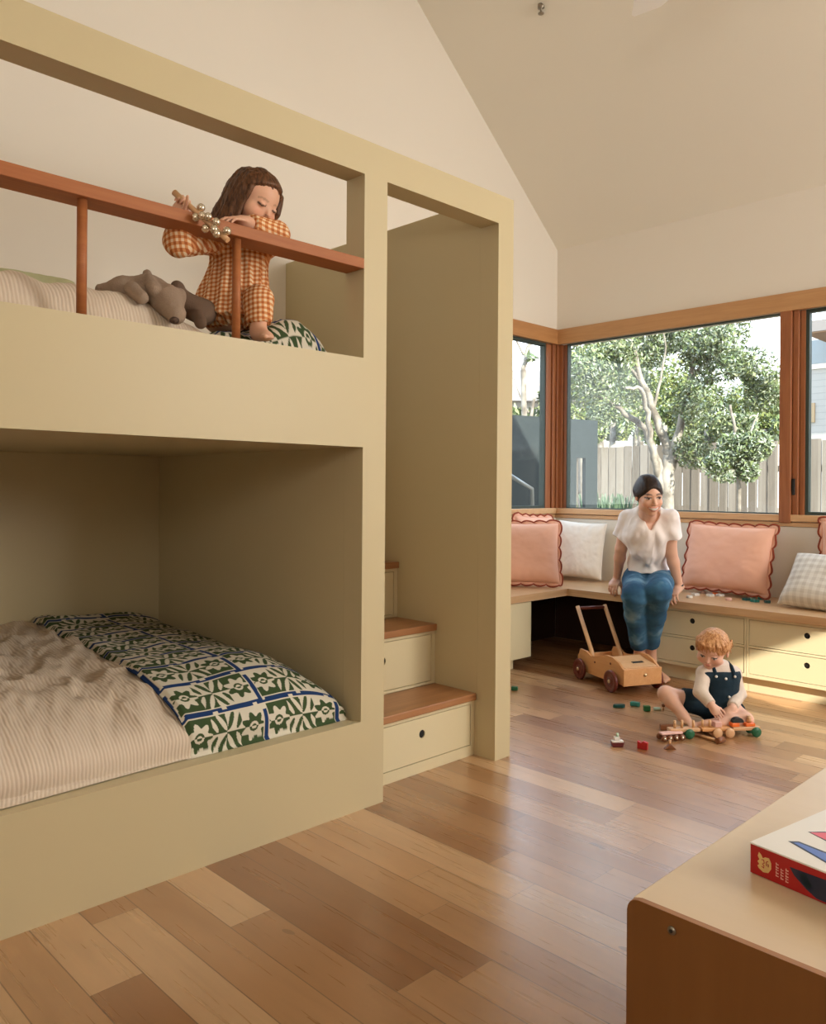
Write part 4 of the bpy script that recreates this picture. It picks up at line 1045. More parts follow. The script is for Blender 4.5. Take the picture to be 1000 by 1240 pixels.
for g in (-1, 1):
    for i in range(30):   # strands drawn from the centre parting back over the ears
        t = i/29; phi = math.radians(27+75*t); d0 = np.array([g*.03, math.cos(phi), math.sin(phi)]); d1 = nrm([g*.93, -.12-.25*t, -.50+.05*math.sin(9*i)]); d2 = nrm([g*.35, -.93, -.35])
        rr_ = np.array([.342, .452, .392]); cc_ = np.array([0, -.10, .13]); pp = [cc_+nrm(d0*(1-u)+d1*u)*rr_ for u in (0, .33, .66, 1.)]+[cc_+nrm(d1*(1-u)+d2*u)*rr_ for u in (.5, 1.)]
        strand(s, pp, .015, .017, .006, 3)
s.world()
emit('hair', s, 'hair_dark', wo, it=2)
s = S(.0042); woman_torso(s, .010)
s.cone(wa-cZ*.02, wa-cZ*.10-cFw*.03, .118, .128, .04)
s.cone(ShL, at(752.5, 651, 4.98), .047, .060, .025, clipb=True); s.cone(ShR, at(814, 651, 4.83), .047, .060, .025, clipb=True)
s.cone(nk+cZ*.09-cFw*.03, nk-cZ*.0-cFw*.015, .062, .060, .008, neg=True); s.cone(nk-cFw*.05-cZ*.0, at(787, 641, 4.78), .050, .012, .008, neg=True)
s.plane(at(785, 694, 4.95), (0.05, 0, -1))
def tw(V):
    r = (V-ch); u = r @ cR; f_ = r @ cFw; z = V[:, 2]; a = np.arctan2(u, -f_-.0)
    drape = np.sin(np.abs(u)*70+z*28+fbm(V[:, 0]*6, V[:, 1]*6, z*6)*2)*.0035*smooth(-z, -1.03, -.85)
    return (drape*1.5+fbm(V[:, 0]*14, V[:, 1]*14, z*7)*.0050-np.abs(fbm(V[:, 0]*9+2, V[:, 1]*9, z*5))*.006)*(.25+.75*smooth(z, .64, .70))
emit('t_shirt', s, 'tee', wo, disp=tw, it=2)
s = S(.0045)
s.p.append(('e', pe, np.array([.162, .125, .105]), axes_e(), .04, False)); s.cone(wa-cZ*.02, pe, .112, .125, .04)
hemL, hemR = at(773.5, 783, 4.86), at(788, 781, 4.87)
for A0, A1, A2, g in ((HiL, KnL, hemL, -1), (HiR, KnR, hemR, 1)):
    s.cone(A0, A1, .090, .070, .03); s.cone(A1, A1+(A2-A1)*.4+cFw*.015, .069, .062, .025); s.cone(A1+(A2-A1)*.4+cFw*.015, A2, .062, .048, .02, clipb=True)
s.plane(wa+cZ*.01, (0, 0, 1))
def jw(V):
    z = V[:, 2]; d = np.minimum(np.linalg.norm(V-KnL, axis=1), np.linalg.norm(V-KnR, axis=1))
    return fbm(V[:, 0]*12, V[:, 1]*12, z*22)*.0035+np.sin(z*110+fbm(V[:, 0]*9, V[:, 1]*9, z*9)*3)*.0022*np.clip(1-d/.2, 0, 1)
o = emit('jeans', s, 'jeans', wo, disp=jw, it=2)
s = S(.003); wd = nrm(WrR-ElR); wp = WrR-wd*.012; s.cone(wp-wd*.007, wp+wd*.007, .0275, .0275, 0, clipa=True, clipb=True); emit('wrist_watch', s, M('black_watch_band', (.015, .013, .012), .4).m, wo)

# ------------------------------------------------------------------ toddler on the floor
to = empty('person', (*at(868, 860, 3.97)[:2], 0.), 0, 'toddler in dark denim dungarees sitting on the floor and playing with wooden toys', 'person')
hc = at(862, 786, 3.93); fr = hframe(-36, 24, -8); H_ = .178
pe = at(868, 855, 3.99); pe[2] = .085; ch = at(870, 822, 3.99); ShL, ShR = at(852, 815, 3.95), at(888, 815, 4.02)
ElL, ElR = at(848, 838, 3.88), at(895, 840, 3.98); WrL, WrR = at(862, 855, 3.80), at(886, 858, 3.84)
HiL, HiR = at(856, 856, 3.97), at(880, 856, 3.97); KnL = at(806, 840, 3.98); KnR = at(902, 862, 3.82); KnR[2] = .06
AnL = at(827, 866, 3.87); AnL[2] = max(AnL[2], .045); AnR = at(856, 871, 3.80); AnR[2] = .04
def tt(s, g=0.):
    s.world(); s.p.append(('e', ch, np.array([.082+g, .068+g, .085+g]), axes_e(), .03, False)); s.cone(ch, pe, .076+g, .085+g, .04); s.cone(ShL, ShR, .032+g, .032+g, .03)
s = S(.0034); head(s, hc, fr, H_, True); tt(s, -.006); s.cone(ch+cZ*.06, hc-np.array(fr[2])*.04, .034, .034, .02)
for A0, A1, A2 in ((ShL, ElL, WrL), (ShR, ElR, WrR)): s.cone(A0, A1, .027, .025, .015); s.cone(A1, A2, .025, .018, .012)
hand(s, WrL, (.55, -.2, -.5), (-.2, -.5, .8), .092, 1, (30, 35, 25), (25, .4), .6, .004, 1.15); hand(s, WrR, (-.45, -.55, -.35), (0, -.4, 1), .092, -1, (30, 35, 25), (25, .4), .6, .004, 1.15)
s.cone(HiL, KnL, .050, .038, .02); s.cone(KnL, KnL+(AnL-KnL)*.35, .038, .036, .012); s.cone(KnL+(AnL-KnL)*.35, AnL, .036, .024, .012)
s.cone(HiR, KnR, .050, .038, .02); s.cone(KnR, KnR+(AnR-KnR)*.35, .038, .036, .012); s.cone(KnR+(AnR-KnR)*.35, AnR, .036, .023, .012)
foot(s, AnL, (.75, -.35, -.1), .115, k=.005); foot(s, AnR, (-.80, -.10, 0), .115, up=(.2, -.6, 1), k=.005)
emit('body', s, 'skin_t', to, color=lambda V: face_paint(V, hc, fr, H_, SKT, child=True, closed=False, lips=(.55, .2, .16), hairc=(.4, .2, .1)))
s = S(.003); s.frame(hc, *fr, H_)
s.ell((0, -.10, .13), (.425, .50, .395), .02); s.ell((0, .62, -.16), (.40, .44, .46), .04, neg=True); s.ell((0, .15, -.55), (.6, .7, .36), .04, neg=True)
R = np.random.RandomState(5)
for i in range(44):
    a = -1.5+3.0*i/43+R.normal(0, .05); x0 = math.sin(a)*.16; b0 = (x0, -.08+.10*math.cos(a), .505)
    b1 = (math.sin(a)*.395, .37*math.cos(a)+.0, .31+R.normal(0, .015)); b2 = (math.sin(a+.12)*.40+R.normal(0, .02), .405*math.cos(a+.12)+.01, .15+R.normal(0, .04)-.10*abs(math.sin(a)))
    s.cone(b0, b1, .020, .024, .008); s.cone(b1, b2, .024, .008, .008)
for g in (-1, 1):
    for i in range(9):
        y = -.42+.05*i*g*0+.055*i; s.cone((g*.405, y, .12), (g*(.425+R.rand()*.03), y-.04, -.12+R.normal(0, .04)), .030, .010, .010)
for i in range(14):
    a = R.uniform(-1, 1); s.cone((math.sin(a)*.35, -.48*math.cos(a), .0), (math.sin(a)*.40, -.58*math.cos(a)-.02, -.24+R.normal(0, .04)), .05, .015, .02)
s.world(); emit('hair', s, 'hair_blond', to, disp=lambda V: fbm(V[:, 0]*55, V[:, 1]*55, V[:, 2]*30)*.0016)
s = S(.0034); tt(s, .004); s.cone(ShL, ElL, .034, .033, .015); s.cone(ElL, WrL-(WrL-ElL)*.12, .033, .026, .012, clipb=True); s.cone(ShR, ElR, .034, .033, .015); s.cone(ElR, WrR-(WrR-ElR)*.12, .033, .026, .012, clipb=True)
s.cone(ch+cZ*.05, ch+cZ*.085-cFw*.01, .045, .040, .015, clipb=True)
emit('long_sleeved_top', s, 'waffle', to, disp=lambda V: fbm(V[:, 0]*25, V[:, 1]*25, V[:, 2]*30)*.0022, it=2)
s = S(.0034); tt(s, .011); s.cone(pe+(HiL-pe)*.5, HiL+(KnL-HiL)*.62, .066, .055, .02, clipb=True); s.cone(pe+(HiR-pe)*.5, HiR+(KnR-HiR)*.55, .066, .055, .02, clipb=True)
s.p.append(('p', ch+cZ*.048-cFw*.07, nrm(np.array([0, 0, 1.])+cFw*.12)))
for g, sh in ((-1, ShL), (1, ShR)):
    s.cone(sh+cR*g*.035+cZ*.06, sh+cR*g*.03-cZ*.03, .042, .036, .006, neg=True)
emit('dungarees', s, 'denim_dark', to, disp=lambda V: fbm(V[:, 0]*22, V[:, 1]*22, V[:, 2]*26)*.002, it=1)
for g in (-1, 1):
    w = MB(); c0 = ch+cR*g*.045
    w.tube([c0-cFw*.079+cZ*.030-np.array(to.location), c0-cFw*.068+cZ*.052-np.array(to.location), c0-cFw*.044+cZ*.070-np.array(to.location), c0+cFw*.0+cZ*.080-np.array(to.location), c0+cFw*.05+cZ*.058-np.array(to.location), c0+cFw*.075+cZ*.02-np.array(to.location)], .0095, 8)
    w.build('shoulder_strap', 'denim_dark', to)
def bead(name, p, r, mat, parent, n=12):
    o = np.array(parent.location) if parent else np.zeros(3)
    bm = bmesh.new(); bmesh.ops.create_uvsphere(bm, u_segments=n, v_segments=n//2+2, radius=r)
    for f in bm.faces: f.smooth = True
    me = bpy.data.meshes.new(name); me_ = bm; me_.to_mesh(me); bm.free(); me.transform(Matrix.Translation(Vector(np.array(p)-o))); return link(name, me, mat, parent)
for p in ((-.045, -.090, .032), (.045, -.090, .032), (0, -.094, .022)): bead('button', ch+cR*p[0]+cFw*p[1]+cZ*p[2], .0065, 'white', to)
for px, py, D in ((883, 844, 3.89), (883, 852, 3.88)): bead('button', at(px, py, D), .006, 'white', to)

# ------------------------------------------------------------------ girl on the upper bunk
gi = empty('person', at(283, 385, 2.80), 0, 'girl with long brown hair in orange gingham dress leaning on the upper bunk rail', 'person')
hc = at(309, 243, 2.70); fr = hframe(56, 27, -6); H_ = .188
ShL, ShR = at(262, 291, 2.76), at(322, 296, 2.82); nk = at(292, 284, 2.79); ch = at(290, 312, 2.82); pe = at(283, 372, 2.82)
ElL = np.array([-2.335, 1.215, 1.925]); ElL = at(216, 292, 2.50); WrL = at(226, 262, 2.44)
ElR = np.array([-2.275, 1.585, 2.000]); WrR = np.array([-2.225, 1.435, 1.997])
pA, pB = at(211, 233, 2.42), at(276, 291, 2.375); ax_ = nrm(pB-pA); Pm = pA+ax_*.036
gd_ = nrm(cZ*1.0+cR*.75); gd_ = nrm(gd_-ax_*np.dot(gd_, ax_)); gn_ = np.cross(ax_, gd_); gn_ = gn_*np.sign(np.dot(gn_, cFw)); WrL = Pm+gn_*.022-gd_*.050
s = S(.0032); head(s, hc, fr, H_, True)
s.p.append(('e', ch, np.array([.082, .065, .09]), axes_e(), .03, False)); s.cone(ch, pe, .07, .085, .04); s.cone(ShL, ShR, .032, .032, .03); s.cone(nk-cZ*.02, hc-np.array(fr[2])*.05, .033, .034, .02)
for A0, A1, A2 in ((ShL, ElL, WrL), (ShR, ElR, WrR)): s.cone(A0, A1, .029, .026, .015); s.cone(A1, A2, .025, .0185, .012)
hand(s, WrL, gd_, gn_, .115, 1, (62, 75, 45), (25, .9), .3, .004, 1.1); hand(s, WrR, (.15, -.95, -.02), (.2, 0, 1), .115, -1, (12, 18, 10), (20, .2), .6, .004, 1.1)
kn = at(313, 372, 2.70); fo = at(313, 399, 2.70)
s.cone(pe+cR*.03, kn, .055, .038, .02); s.cone(kn, fo, .036, .024, .015); foot(s, fo, nrm(-cFw*.7+cR*.5-cZ*.12), .13, k=.005)
kl = at(262, 388, 2.86); s.cone(pe-cR*.03, kl, .055, .045, .02)
emit('body', s, 'skin_g', gi, color=lambda V: face_paint(V, hc, fr, H_, SKG, child=True, closed=True, lips=(.55, .16, .12), hairc=(.12, .05, .02)))
s = S(.0032); s.frame(hc, *fr, H_)
s.ell((0, -.10, .12), (.415, .49, .395), .02); s.ell((.03, .64, -.17), (.385, .47, .53), .03, neg=True); s.ell((0, .25, -.55), (.5, .6, .30), .04, neg=True)
R = np.random.RandomState(9); s.world()
def hp(a): return hc+(fr[0]*a[0]+fr[1]*a[1]+fr[2]*a[2])*H_
for i in range(90):   # long strands falling from the crown; near side (picture left) and far side
    t = i/89; a = -2.9+t*3.4+R.normal(0, .06)      # angle around the head, 0 = face
    side = math.sin(a); back = -math.cos(a)
    jt = R.normal(0, .012); p0 = hp((side*.10, -.08-back*.10, .492)); pm = hp((side*(.31+jt), -.10-back*(.34+jt), .385)); p1 = hp((side*(.405+jt), -.10-back*(.455+jt), .14)); p2 = hp((side*(.425+jt), -.12-back*(.46+jt), -.14))
    if abs(a) < .95: continue
    ln = .085+R.rand()*.03
    drop = -cZ*ln-cR*(.034+.03*R.rand())*(1 if a < 0 else -.1)+cFw*.01
    p3 = p2+drop*.55; p4 = p2+drop*1.15+np.array([R.normal(0, .006), R.normal(0, .006), 0])
    strand(s, [p0, pm, p1, p2, p3, p4], .0062, .0052, .003, 3)
for i in range(22):   # fringe swept to both sides of the parting
    g = -1 if i < 14 else 1; t = (i % 14)/13; q = R.normal(0, .012, 2)
    phi = math.radians(40+55*t); d0 = np.array([.06+.02*g, math.cos(phi), math.sin(phi)]); d1 = nrm([g*.97, .16+.10*t+q[0], -.05]); d2 = nrm([g*.86, .05+.12*t, -.62])
    rr_ = np.array([.425, .515, .41]); cc_ = np.array([0, -.09, .12]); pp = [hp(cc_+nrm(d0*(1-u)+d1*u)*rr_) for u in (0, .33, .66, 1.)]+[hp(cc_+nrm(d1*(1-u)+d2*u)*rr_*np.array([1, 1, 1.25])) for u in (.5, 1.)]
    strand(s, pp, .0068, .0055, .003, 3)
for i in range(8):    # far-side lock in front of the cheek
    q = R.normal(0, .012, 3); s.cone(hp((.40+q[0], .10+q[1], .25)), hp((.43+q[0], .16+q[1]*2, -.02)), .010, .010, .008); s.cone(hp((.43+q[0], .16+q[1]*2, -.02)), hp((.42+q[0]*2, .12, -.32)), .010, .004, .006)
emit('hair', s, 'hair_brown', gi, keep=400, disp=lambda V: fbm(V[:, 0]*70, V[:, 1]*70, V[:, 2]*16)*.0020, it=1)
s = S(.0036); s.p.append(('e', ch, np.array([.094, .078, .10]), axes_e(), .03, False)); s.cone(ShL, ShR, .042, .042, .03)
hb = at(281, 388, 2.82); s.cone(ch-cZ*.01, hb, .092, .135, .03, clipb=True); s.p.append(('e', at(281, 372, 2.82), np.array([.130, .105, .09]), axes_e(), .03, False)); s.plane(at(281, 392, 2.75), nrm(-cZ-cR*.05))
s.cone(ShL, ElL, .046, .046, .02); s.cone(ElL, ElL+(WrL-ElL)*.62, .044, .032, .015, clipb=True); s.cone(ShR, ElR, .046, .044, .02); s.cone(ElR, WrR+(ElR-WrR)*.12, .044, .034, .015, clipb=True)
def gd(V):
    r = V-ch; z = V[:, 2]; a = np.arctan2(r @ cR, -(r @ cFw)); top_ = ch[2]+.03
    body = smooth(-z, -top_, -top_+.12); arm = 1-body
    d0 = np.minimum(np.linalg.norm(V-ElR, axis=1), np.linalg.norm(V-ElL, axis=1)); nb = d0 > .13
    return np.where(nb, np.sin(a*15+fbm(V[:, 0]*5, V[:, 1]*5, z*5)*1.6)*.0055*body, 0)+fbm(V[:, 0]*24, V[:, 1]*24, z*20)*.0030
emit('gingham_dress', s, 'gingham', gi, disp=gd, it=2)
s = S(.0036); s.cone(kn+cZ*.02, fo+cZ*.022, .054, .042, .02, clipb=True); emit('gingham_trouser_leg', s, 'gingham', gi, disp=lambda V: fbm(V[:, 0]*24, V[:, 1]*24, V[:, 2]*20)*.003, it=1)
# ------------------------------------------------------------------ stick of bells in her hand
sb = empty('bell_stick', at(240, 262, 2.40), 0, 'wooden stick with silver jingle bells held by the girl over the rail', 'toy instrument')
w = MB(); o0 = np.array(sb.location); w.tube([pA-o0, pA+ax_*.05-o0, pB-o0], [.0095, .0085, .0085], 12); w.build('handle', 'beech_d', sb)
perp = nrm(np.cross(ax_, cFw)); R = np.random.RandomState(2)
MT['bell'] = M('nickel_bell', (.70, .62, .50), .22, .5, 1.).m
for i in range(9):
    t = .42+.062*i; a = i*2.4; p = pA+(pB-pA)*t+perp*.019*math.cos(a)-cFw*.019*abs(math.sin(a)); b = bead('bell', p, .0125, 'bell', sb, 16)
# ------------------------------------------------------------------ plush toys
MT['plush'] = cloth('taupe_plush', (.33, .24, .175), .6); MT['plush_d'] = cloth('dark_plush_nose', (.10, .065, .05), .5)
pl_ = empty('plush_bear', at(180, 365, 2.52), 0, 'floppy taupe plush bear lying face down on the upper bunk duvet', 'plush toy')
s = S(.004); s.world()
s.cone(at(150, 352, 2.52), at(180, 355, 2.54), .045, .045, .03); s.cone(at(122, 350, 2.50), at(150, 350, 2.52), .016, .034, .02)
s.cone(at(180, 350, 2.54), at(203, 365, 2.52), .044, .050, .03); s.cone(at(203, 365, 2.50), at(213, 381, 2.46), .046, .030, .02)
s.cone(at(160, 350, 2.46), at(172, 361, 2.43), .024, .020, .008); s.cone(at(186, 350, 2.47), at(180, 336, 2.50), .022, .014, .008)
s.ell(at(178, 333, 2.56), (.018, .014, .018), .01); s.ell(at(219, 358, 2.53), (.020, .016, .022), .01)
emit('body', s, 'plush', pl_, disp=lambda V: fbm(V[:, 0]*60, V[:, 1]*60, V[:, 2]*60)*.0016)
s = S(.003); s.ell(at(211, 388, 2.435), (.017, .014, .011), .01); emit('nose', s, 'plush_d', pl_)
p2 = empty('plush_toy', at(230, 370, 2.66), 0, 'darker brown plush animal half hidden behind the kneeling girl', 'plush toy')
s = S(.004); s.cone(at(222, 368, 2.68), at(246, 378, 2.70), .040, .045, .03); s.ell(at(214, 347, 2.66), (.022, .02, .02), .012); s.cone(at(218, 352, 2.67), at(224, 366, 2.68), .016, .03, .02); s.cone(at(240, 382, 2.66), at(243, 391, 2.60), .022, .020, .02)
emit('body', s, cloth('dark_brown_plush', (.17, .11, .075), .6), p2)
# ================================================================== PUSH CART
P0 = atp(741, 838, 'z', 0); P1 = atp(703, 822, 'z', 0)       # near wheels on the floor: front (right) and rear (left)
ux = nrm((P0-P1)*np.array([1, 1, 0])); Lw = float(np.linalg.norm((P0-P1)[:2])); an = math.atan2(ux[1], ux[0])
cart = empty('push_cart', (float((P0+P1)[0]/2), float((P0+P1)[1]/2), 0), an, 'natural wooden toddler push cart with maroon wheels parked by the seated woman', 'toy cart')
# local: x forward, y to the far side, z up; near wheels at y=0
Wc = .285; rw = .062
fx, rx = Lw/2, -Lw/2
def side_poly():
    return [(rx-.05, .075), (rx-.05, .15), (rx-.035, .175), (rx+.03, .172), (rx+.08, .15), (rx+.13, .155), (fx-.09, .190), (fx-.03, .190), (fx+.03, .172), (fx+.072, .143), (fx+.072, .052), (fx+.02, .052), (fx-.03, .062), (fx-.10, .045), (rx+.05, .045), (rx-.02, .055)]
Tm = lambda y: Matrix(((1, 0, 0, 0), (0, 0, 1, y), (0, 1, 0, 0), (0, 0, 0, 1)))
MB().prism(side_poly(), Tm(.018), .016, .002).build('side_panel', 'beech', cart); MB().prism(side_poly(), Tm(Wc-.034), .016, .002).build('side_panel', 'beech', cart)
MB().box(fx+.073, fx+.089, .016, Wc-.016, .048, .143, .003).build('front_board', 'beech', cart)
MB().box(rx-.064, rx-.051, .018, Wc-.018, .07, .14, .003).build('rear_board', 'beech', cart)
MB().box(rx-.05, fx+.072, .0345, Wc-.0345, .060, .072, .002).build('tray_floor', 'beech', cart)
w = MB(); Tl = Matrix.Translation((fx-.012, 0, .158)) @ Matrix.Rotation(math.radians(11), 4, 'Y')
w.xbox(Tl @ Matrix.Translation((-.0, Wc/2, 0)), .165, Wc-.069, .012, .003); w.build('hood_board', 'beech_d', cart)
w = MB(); w.xbox(Tl @ Matrix.Translation((.02, Wc/2+.02, .0066)), .022, .075, .001); w.build('slot', 'dark', cart)
hx, hz = rx-.115, .42
for y in (.045, Wc-.045):
    w = MB(); w.tube([(rx+.075, y, .10), (rx+.05, y, .17), (hx, y, hz)], .0125, 14); bm = w; w.build('handle_bar', 'beech_d', cart)
MB().tube([(hx+.006, .056, hz-.012), (hx+.006, Wc-.056, hz-.012)], .0105, 14).build('grip_rod', 'maroon', cart)
for x in (rx, fx):
    MB().tube([(x, -.002, rw), (x, Wc+.002, rw)], .006, 10).build('axle', 'beech_d', cart)
    for y, g in ((0, -1), (Wc, 1)):
        T = Matrix.Translation((x, y, rw)) @ Matrix.Rotation(PI/2*(-g), 4, 'X')
        wh = MB().lathe([(.007, -.0), (rw-.004, -.0), (rw, .004), (rw, .015), (rw-.004, .019), (rw-.018, .019), (rw-.022, .0165), (.02, .0165), (.018, .02), (.007, .02)], T, 40).build('wheel', 'maroon', cart)
        MB().lathe([(.001, .020), (.0105, .020), (.0105, .024), (.006, .027), (.001, .027)], T, 20).build('hub_cap', 'brass', wh)
T = Matrix.Translation((fx+.089, Wc*.55, .105)) @ Matrix.Rotation(PI/2, 4, 'Y')
MB().lathe([(.001, 0), (.009, 0), (.009, .006), (.001, .009)], T, 20).build('peg', 'brass', cart)
for x, z in ((rx+.125, .125), (fx-.045, .15)):
    T = Matrix.Translation((x, .018, z)) @ Matrix.Rotation(PI/2, 4, 'X'); MB().lathe([(.001, 0), (.006, 0), (.006, .002), (.001, .002)], T, 14).build('dowel_plug', 'maroon', cart)

# ================================================================== SMALL TOYS
def mcol(n, c, r=.4): MT[n] = M(n, c, r).m; return n
mcol('t_teal', (.02, .22, .20)); mcol('t_green', (.02, .16, .055)); mcol('t_dgreen', (.008, .10, .04)); mcol('t_red', (.42, .012, .012)); mcol('t_maroon', (.11, .012, .012)); mcol('t_orange', (.80, .16, .025)); mcol('t_yellow', (.55, .38, .05)); mcol('t_brown', (.20, .07, .025)); mcol('t_black', (.008, .012, .014)); mcol('t_pink', (.70, .42, .36)); mcol('t_wood', (.62, .36, .19)); mcol('t_mint', (.42, .58, .46)); mcol('t_white', (.72, .70, .66)); mcol('t_darkteal', (.008, .09, .09)); mcol('t_cobalt', (.03, .06, .22))
def loose(name, label, cat, px, py, rz, build, group=None, z=0., parts=True):
    p = atp(px, py, 'z', z); e = empty(name, (p[0], p[1], z), math.radians(rz), label, cat, group); build(e); return e
def block(sx, sy, sz, mat, z0=0.0006):
    return lambda e: MB().box(-sx/2, sx/2, -sy/2, sy/2, z0, z0+sz, .003).build('block_body', mat, e)
def one(name, label, cat, px, py, rz, mb, mat, group=None, z=0.):
    p = atp(px, py, 'z', z); o = mb.build(name, mat); o.location = (p[0], p[1], z+.0005); o.rotation_euler = (0, 0, math.radians(rz)); return tag(o, label, cat, group)
def ngon(n, r, ph=0): return [(r*math.cos(ph+2*PI*k/n), r*math.sin(ph+2*PI*k/n)) for k in range(n)]
# toy boats/blocks
one('toy_block', 'dark teal boat-shaped wooden block on the floor, leftmost of the green blocks', 'toy block', 749, 857, 50, MB().prism([(-.03, 0), (-.018, -.012), (.02, -.012), (.034, 0), (.02, .012), (-.018, .012)], Matrix(), .018, .002), 't_darkteal')
one('toy_block', 'bright teal wooden block on the floor between two greener blocks', 'toy block', 769, 855, 20, MB().box(-.025, .025, -.014, .014, 0, .022, .004), 't_teal')
one('toy_block', 'bright green cube-like wooden block on the floor beside the toddler', 'toy block', 783, 861, 45, MB().box(-.017, .017, -.013, .013, 0, .028, .003), 't_green')
one('toy_block', 'small dark green block lying on the floor next to the tall partition', 'toy block', 623, 836, 30, MB().box(-.018, .018, -.012, .012, 0, .022, .003), 't_dgreen')
one('toy_block', 'bright red wooden block standing on the floor in front of the toy train', 'toy block', 778, 907, 15, MB().prism([(-.022, 0), (.022, 0), (.022, .030), (.004, .036), (-.004, .026), (-.022, .034)], Matrix(((1, 0, 0, 0), (0, 0, 1, -.009), (0, 1, 0, 0), (0, 0, 0, 1))), .018, .001), 't_red')
def peg(e):
    MB().box(-.024, .012, -.012, .012, .0006, .014, .003).build('base', 't_mint', e); MB().tube([(.026, 0, .0006), (.026, 0, .02)], .005, 10).build('stem', 't_wood', e); MB().lathe([(.001, .0201), (.009, .0201), (.009, .032), (.001, .034)], Matrix.Translation((.026, 0, 0)), 14).build('knob', 't_brown', e)
loose('toy_peg', 'small mint block with a brown-topped peg near the toddler\'s bare foot', 'toy', 797, 860, 40, peg)
def boat(e):
    MB().prism([(-.030, 0), (.030, 0), (.024, -.020), (-.022, -.020)], Matrix(((1, 0, 0, 0), (0, 0, 1, -.013), (0, 1, 0, .0206), (0, 0, 0, 1))), .026, .002).build('hull', 't_maroon', e)
    MB().box(-.026, .026, -.012, .012, .0208, .028, .001).build('deck', 't_white', e)
    MB().box(-.014, .010, -.009, .009, .0282, .044, .002).build('cabin', 't_white', e)
    MB().tube([(.001, 0, .0442), (.001, 0, .060)], .006, 12).build('funnel', 't_mint', e)
loose('toy_boat', 'little wooden boat with maroon hull and white cabin on the floor', 'toy boat', 747, 904, 48, boat)
def tri(e):
    MB().prism([(-.026, 0), (.026, 0), (.006, .020), (-.006, .020)], Matrix(((1, 0, 0, 0), (0, 0, 1, -.010), (0, 1, 0, .0006), (0, 0, 0, 1))), .020, .002).build('wedge', 't_brown', e)
    MB().tube([(0, 0, .0208), (0, 0, .040)], .0055, 12).build('dowel', 't_wood', e)
loose('toy_wedge', 'brown wedge-shaped wooden toy with upright dowel in front of the wheeled toy', 'toy', 811, 907, 45, tri)
# long peg train
def train(e):
    L = .44; zb = .030
    for i, (a, b) in enumerate(((-.22, -.075), (-.065, .075), (.085, .22))):
        MB().box(a, b, -.021, .021, zb, zb+.016, .003).build('wagon_board', 't_wood' if i != 1 else 'beech', e)
    for a in (-.074, .076): MB().tube([(a-.004, 0, zb+.008), (a+.012, 0, zb+.008)], .0025, 8).build('coupling', 'metal', e)
    cols = ['t_dgreen', 't_wood', 't_wood', 't_dgreen']
    for i, x in enumerate((-.13, .005, .065, .195)):
        for y, g in ((-.0225, 1), (.0225, -1)):
            T = Matrix.Translation((x, y, .0235)) @ Matrix.Rotation(PI/2*g, 4, 'X'); MB().lathe([(.001, 0), (.0205, 0), (.023, .003), (.023, .008), (.0205, .011), (.001, .011)], T, 24).build('wheel', cols[i], e)
    for x in (-.19, -.155, -.10, -.055, -.02): MB().tube([(x, 0, zb+.0162), (x, 0, zb+.05)], .006, 10).build('peg', 'beech_d', e)
    MB().box(-.001, .032, -.016, .016, zb+.0164, zb+.042, .003).build('cargo_block', 't_pink', e)
    MB().box(.082, .12, -.016, .016, zb+.0164, zb+.034, .003).build('cargo_block', 't_orange', e)
    T = Matrix(((1, 0, 0, .115), (0, 0, 1, -.012), (0, 1, 0, zb+.0345), (0, 0, 0, 1))); MB().prism([(.028*math.cos(PI*k/12), .024*math.sin(PI*k/12)) for k in range(13)], T, .024, .001).build('arch_block', 't_black', e)
    MB().box(.150, .196, -.017, .017, zb+.0164, zb+.032, .003).build('cargo_block', 't_orange', e); MB().tube([(.173, 0, zb+.0325), (.173, 0, zb+.064)], .010, 12).build('figure', 't_wood', e)
p0 = atp(828, 889, 'z', .02); p1 = atp(897, 887, 'z', .02); a_ = math.degrees(math.atan2(p1[1]-p0[1], p1[0]-p0[0]))
loose('toy_train', 'long wooden toy train with green wheels, pegs and orange blocks before the toddler', 'toy train', 864, 892, a_, train)
def roller(e):
    MB().box(-.055, .055, -.016, .016, .028, .038, .003).build('plank', 't_pink', e)
    for i in range(4):
        x = -.046+.0307*i
        for y, g in ((-.0175, 1), (.0175, -1)):
            T = Matrix.Translation((x, y, .0145)) @ Matrix.Rotation(PI/2*g, 4, 'X'); wq = MB().lathe([(.001, 0), (.0135, 0), (.0140, .003), (.0135, .007), (.001, .007)], T, 18).build('wheel', 't_brown', e); MB().lathe([(.001, .0071), (.007, .0071), (.006, .011), (.001, .012)], T, 14).build('hub_cap', 'bell', wq)
loose('toy_wagon', 'short pink plank toy rolling on shiny metal-hubbed wheels at the left of the train', 'toy wagon', 812, 896, a_+8, roller)
def bar(e):
    MB().box(-.062, .004, -.013, .013, .0006, .026, .003).build('bar_body', 't_brown', e); MB().box(.0045, .060, -.013, .013, .0006, .024, .003).build('bar_end', 't_wood', e); T = Matrix.Translation((.046, -.0135, .013)) @ Matrix.Rotation(PI/2, 4, 'X'); MB().lathe([(.001, 0), (.009, 0), (.009, .003), (.001, .003)], T, 16).build('dot', 't_yellow', e)
loose('toy_bar', 'brown and natural wooden bar with yellow dot behind the small wheeled plank', 'toy', 815, 884, a_-8, bar)
def hammer(e):
    MB().tube([(-.07, 0, .0075), (.05, 0, .0085)], .007, 12).build('handle', 'beech_d', e); MB().tube([(.058, -.024, .0135), (.058, .024, .0135)], .013, 16).build('head', 't_brown', e)
p0 = atp(842, 890, 'z', 0); p1 = atp(873, 899, 'z', 0)
loose('toy_hammer', 'little wooden hammer with brown head lying in front of the train', 'toy hammer', 858, 896, math.degrees(math.atan2(p1[1]-p0[1], p1[0]-p0[0])), hammer)
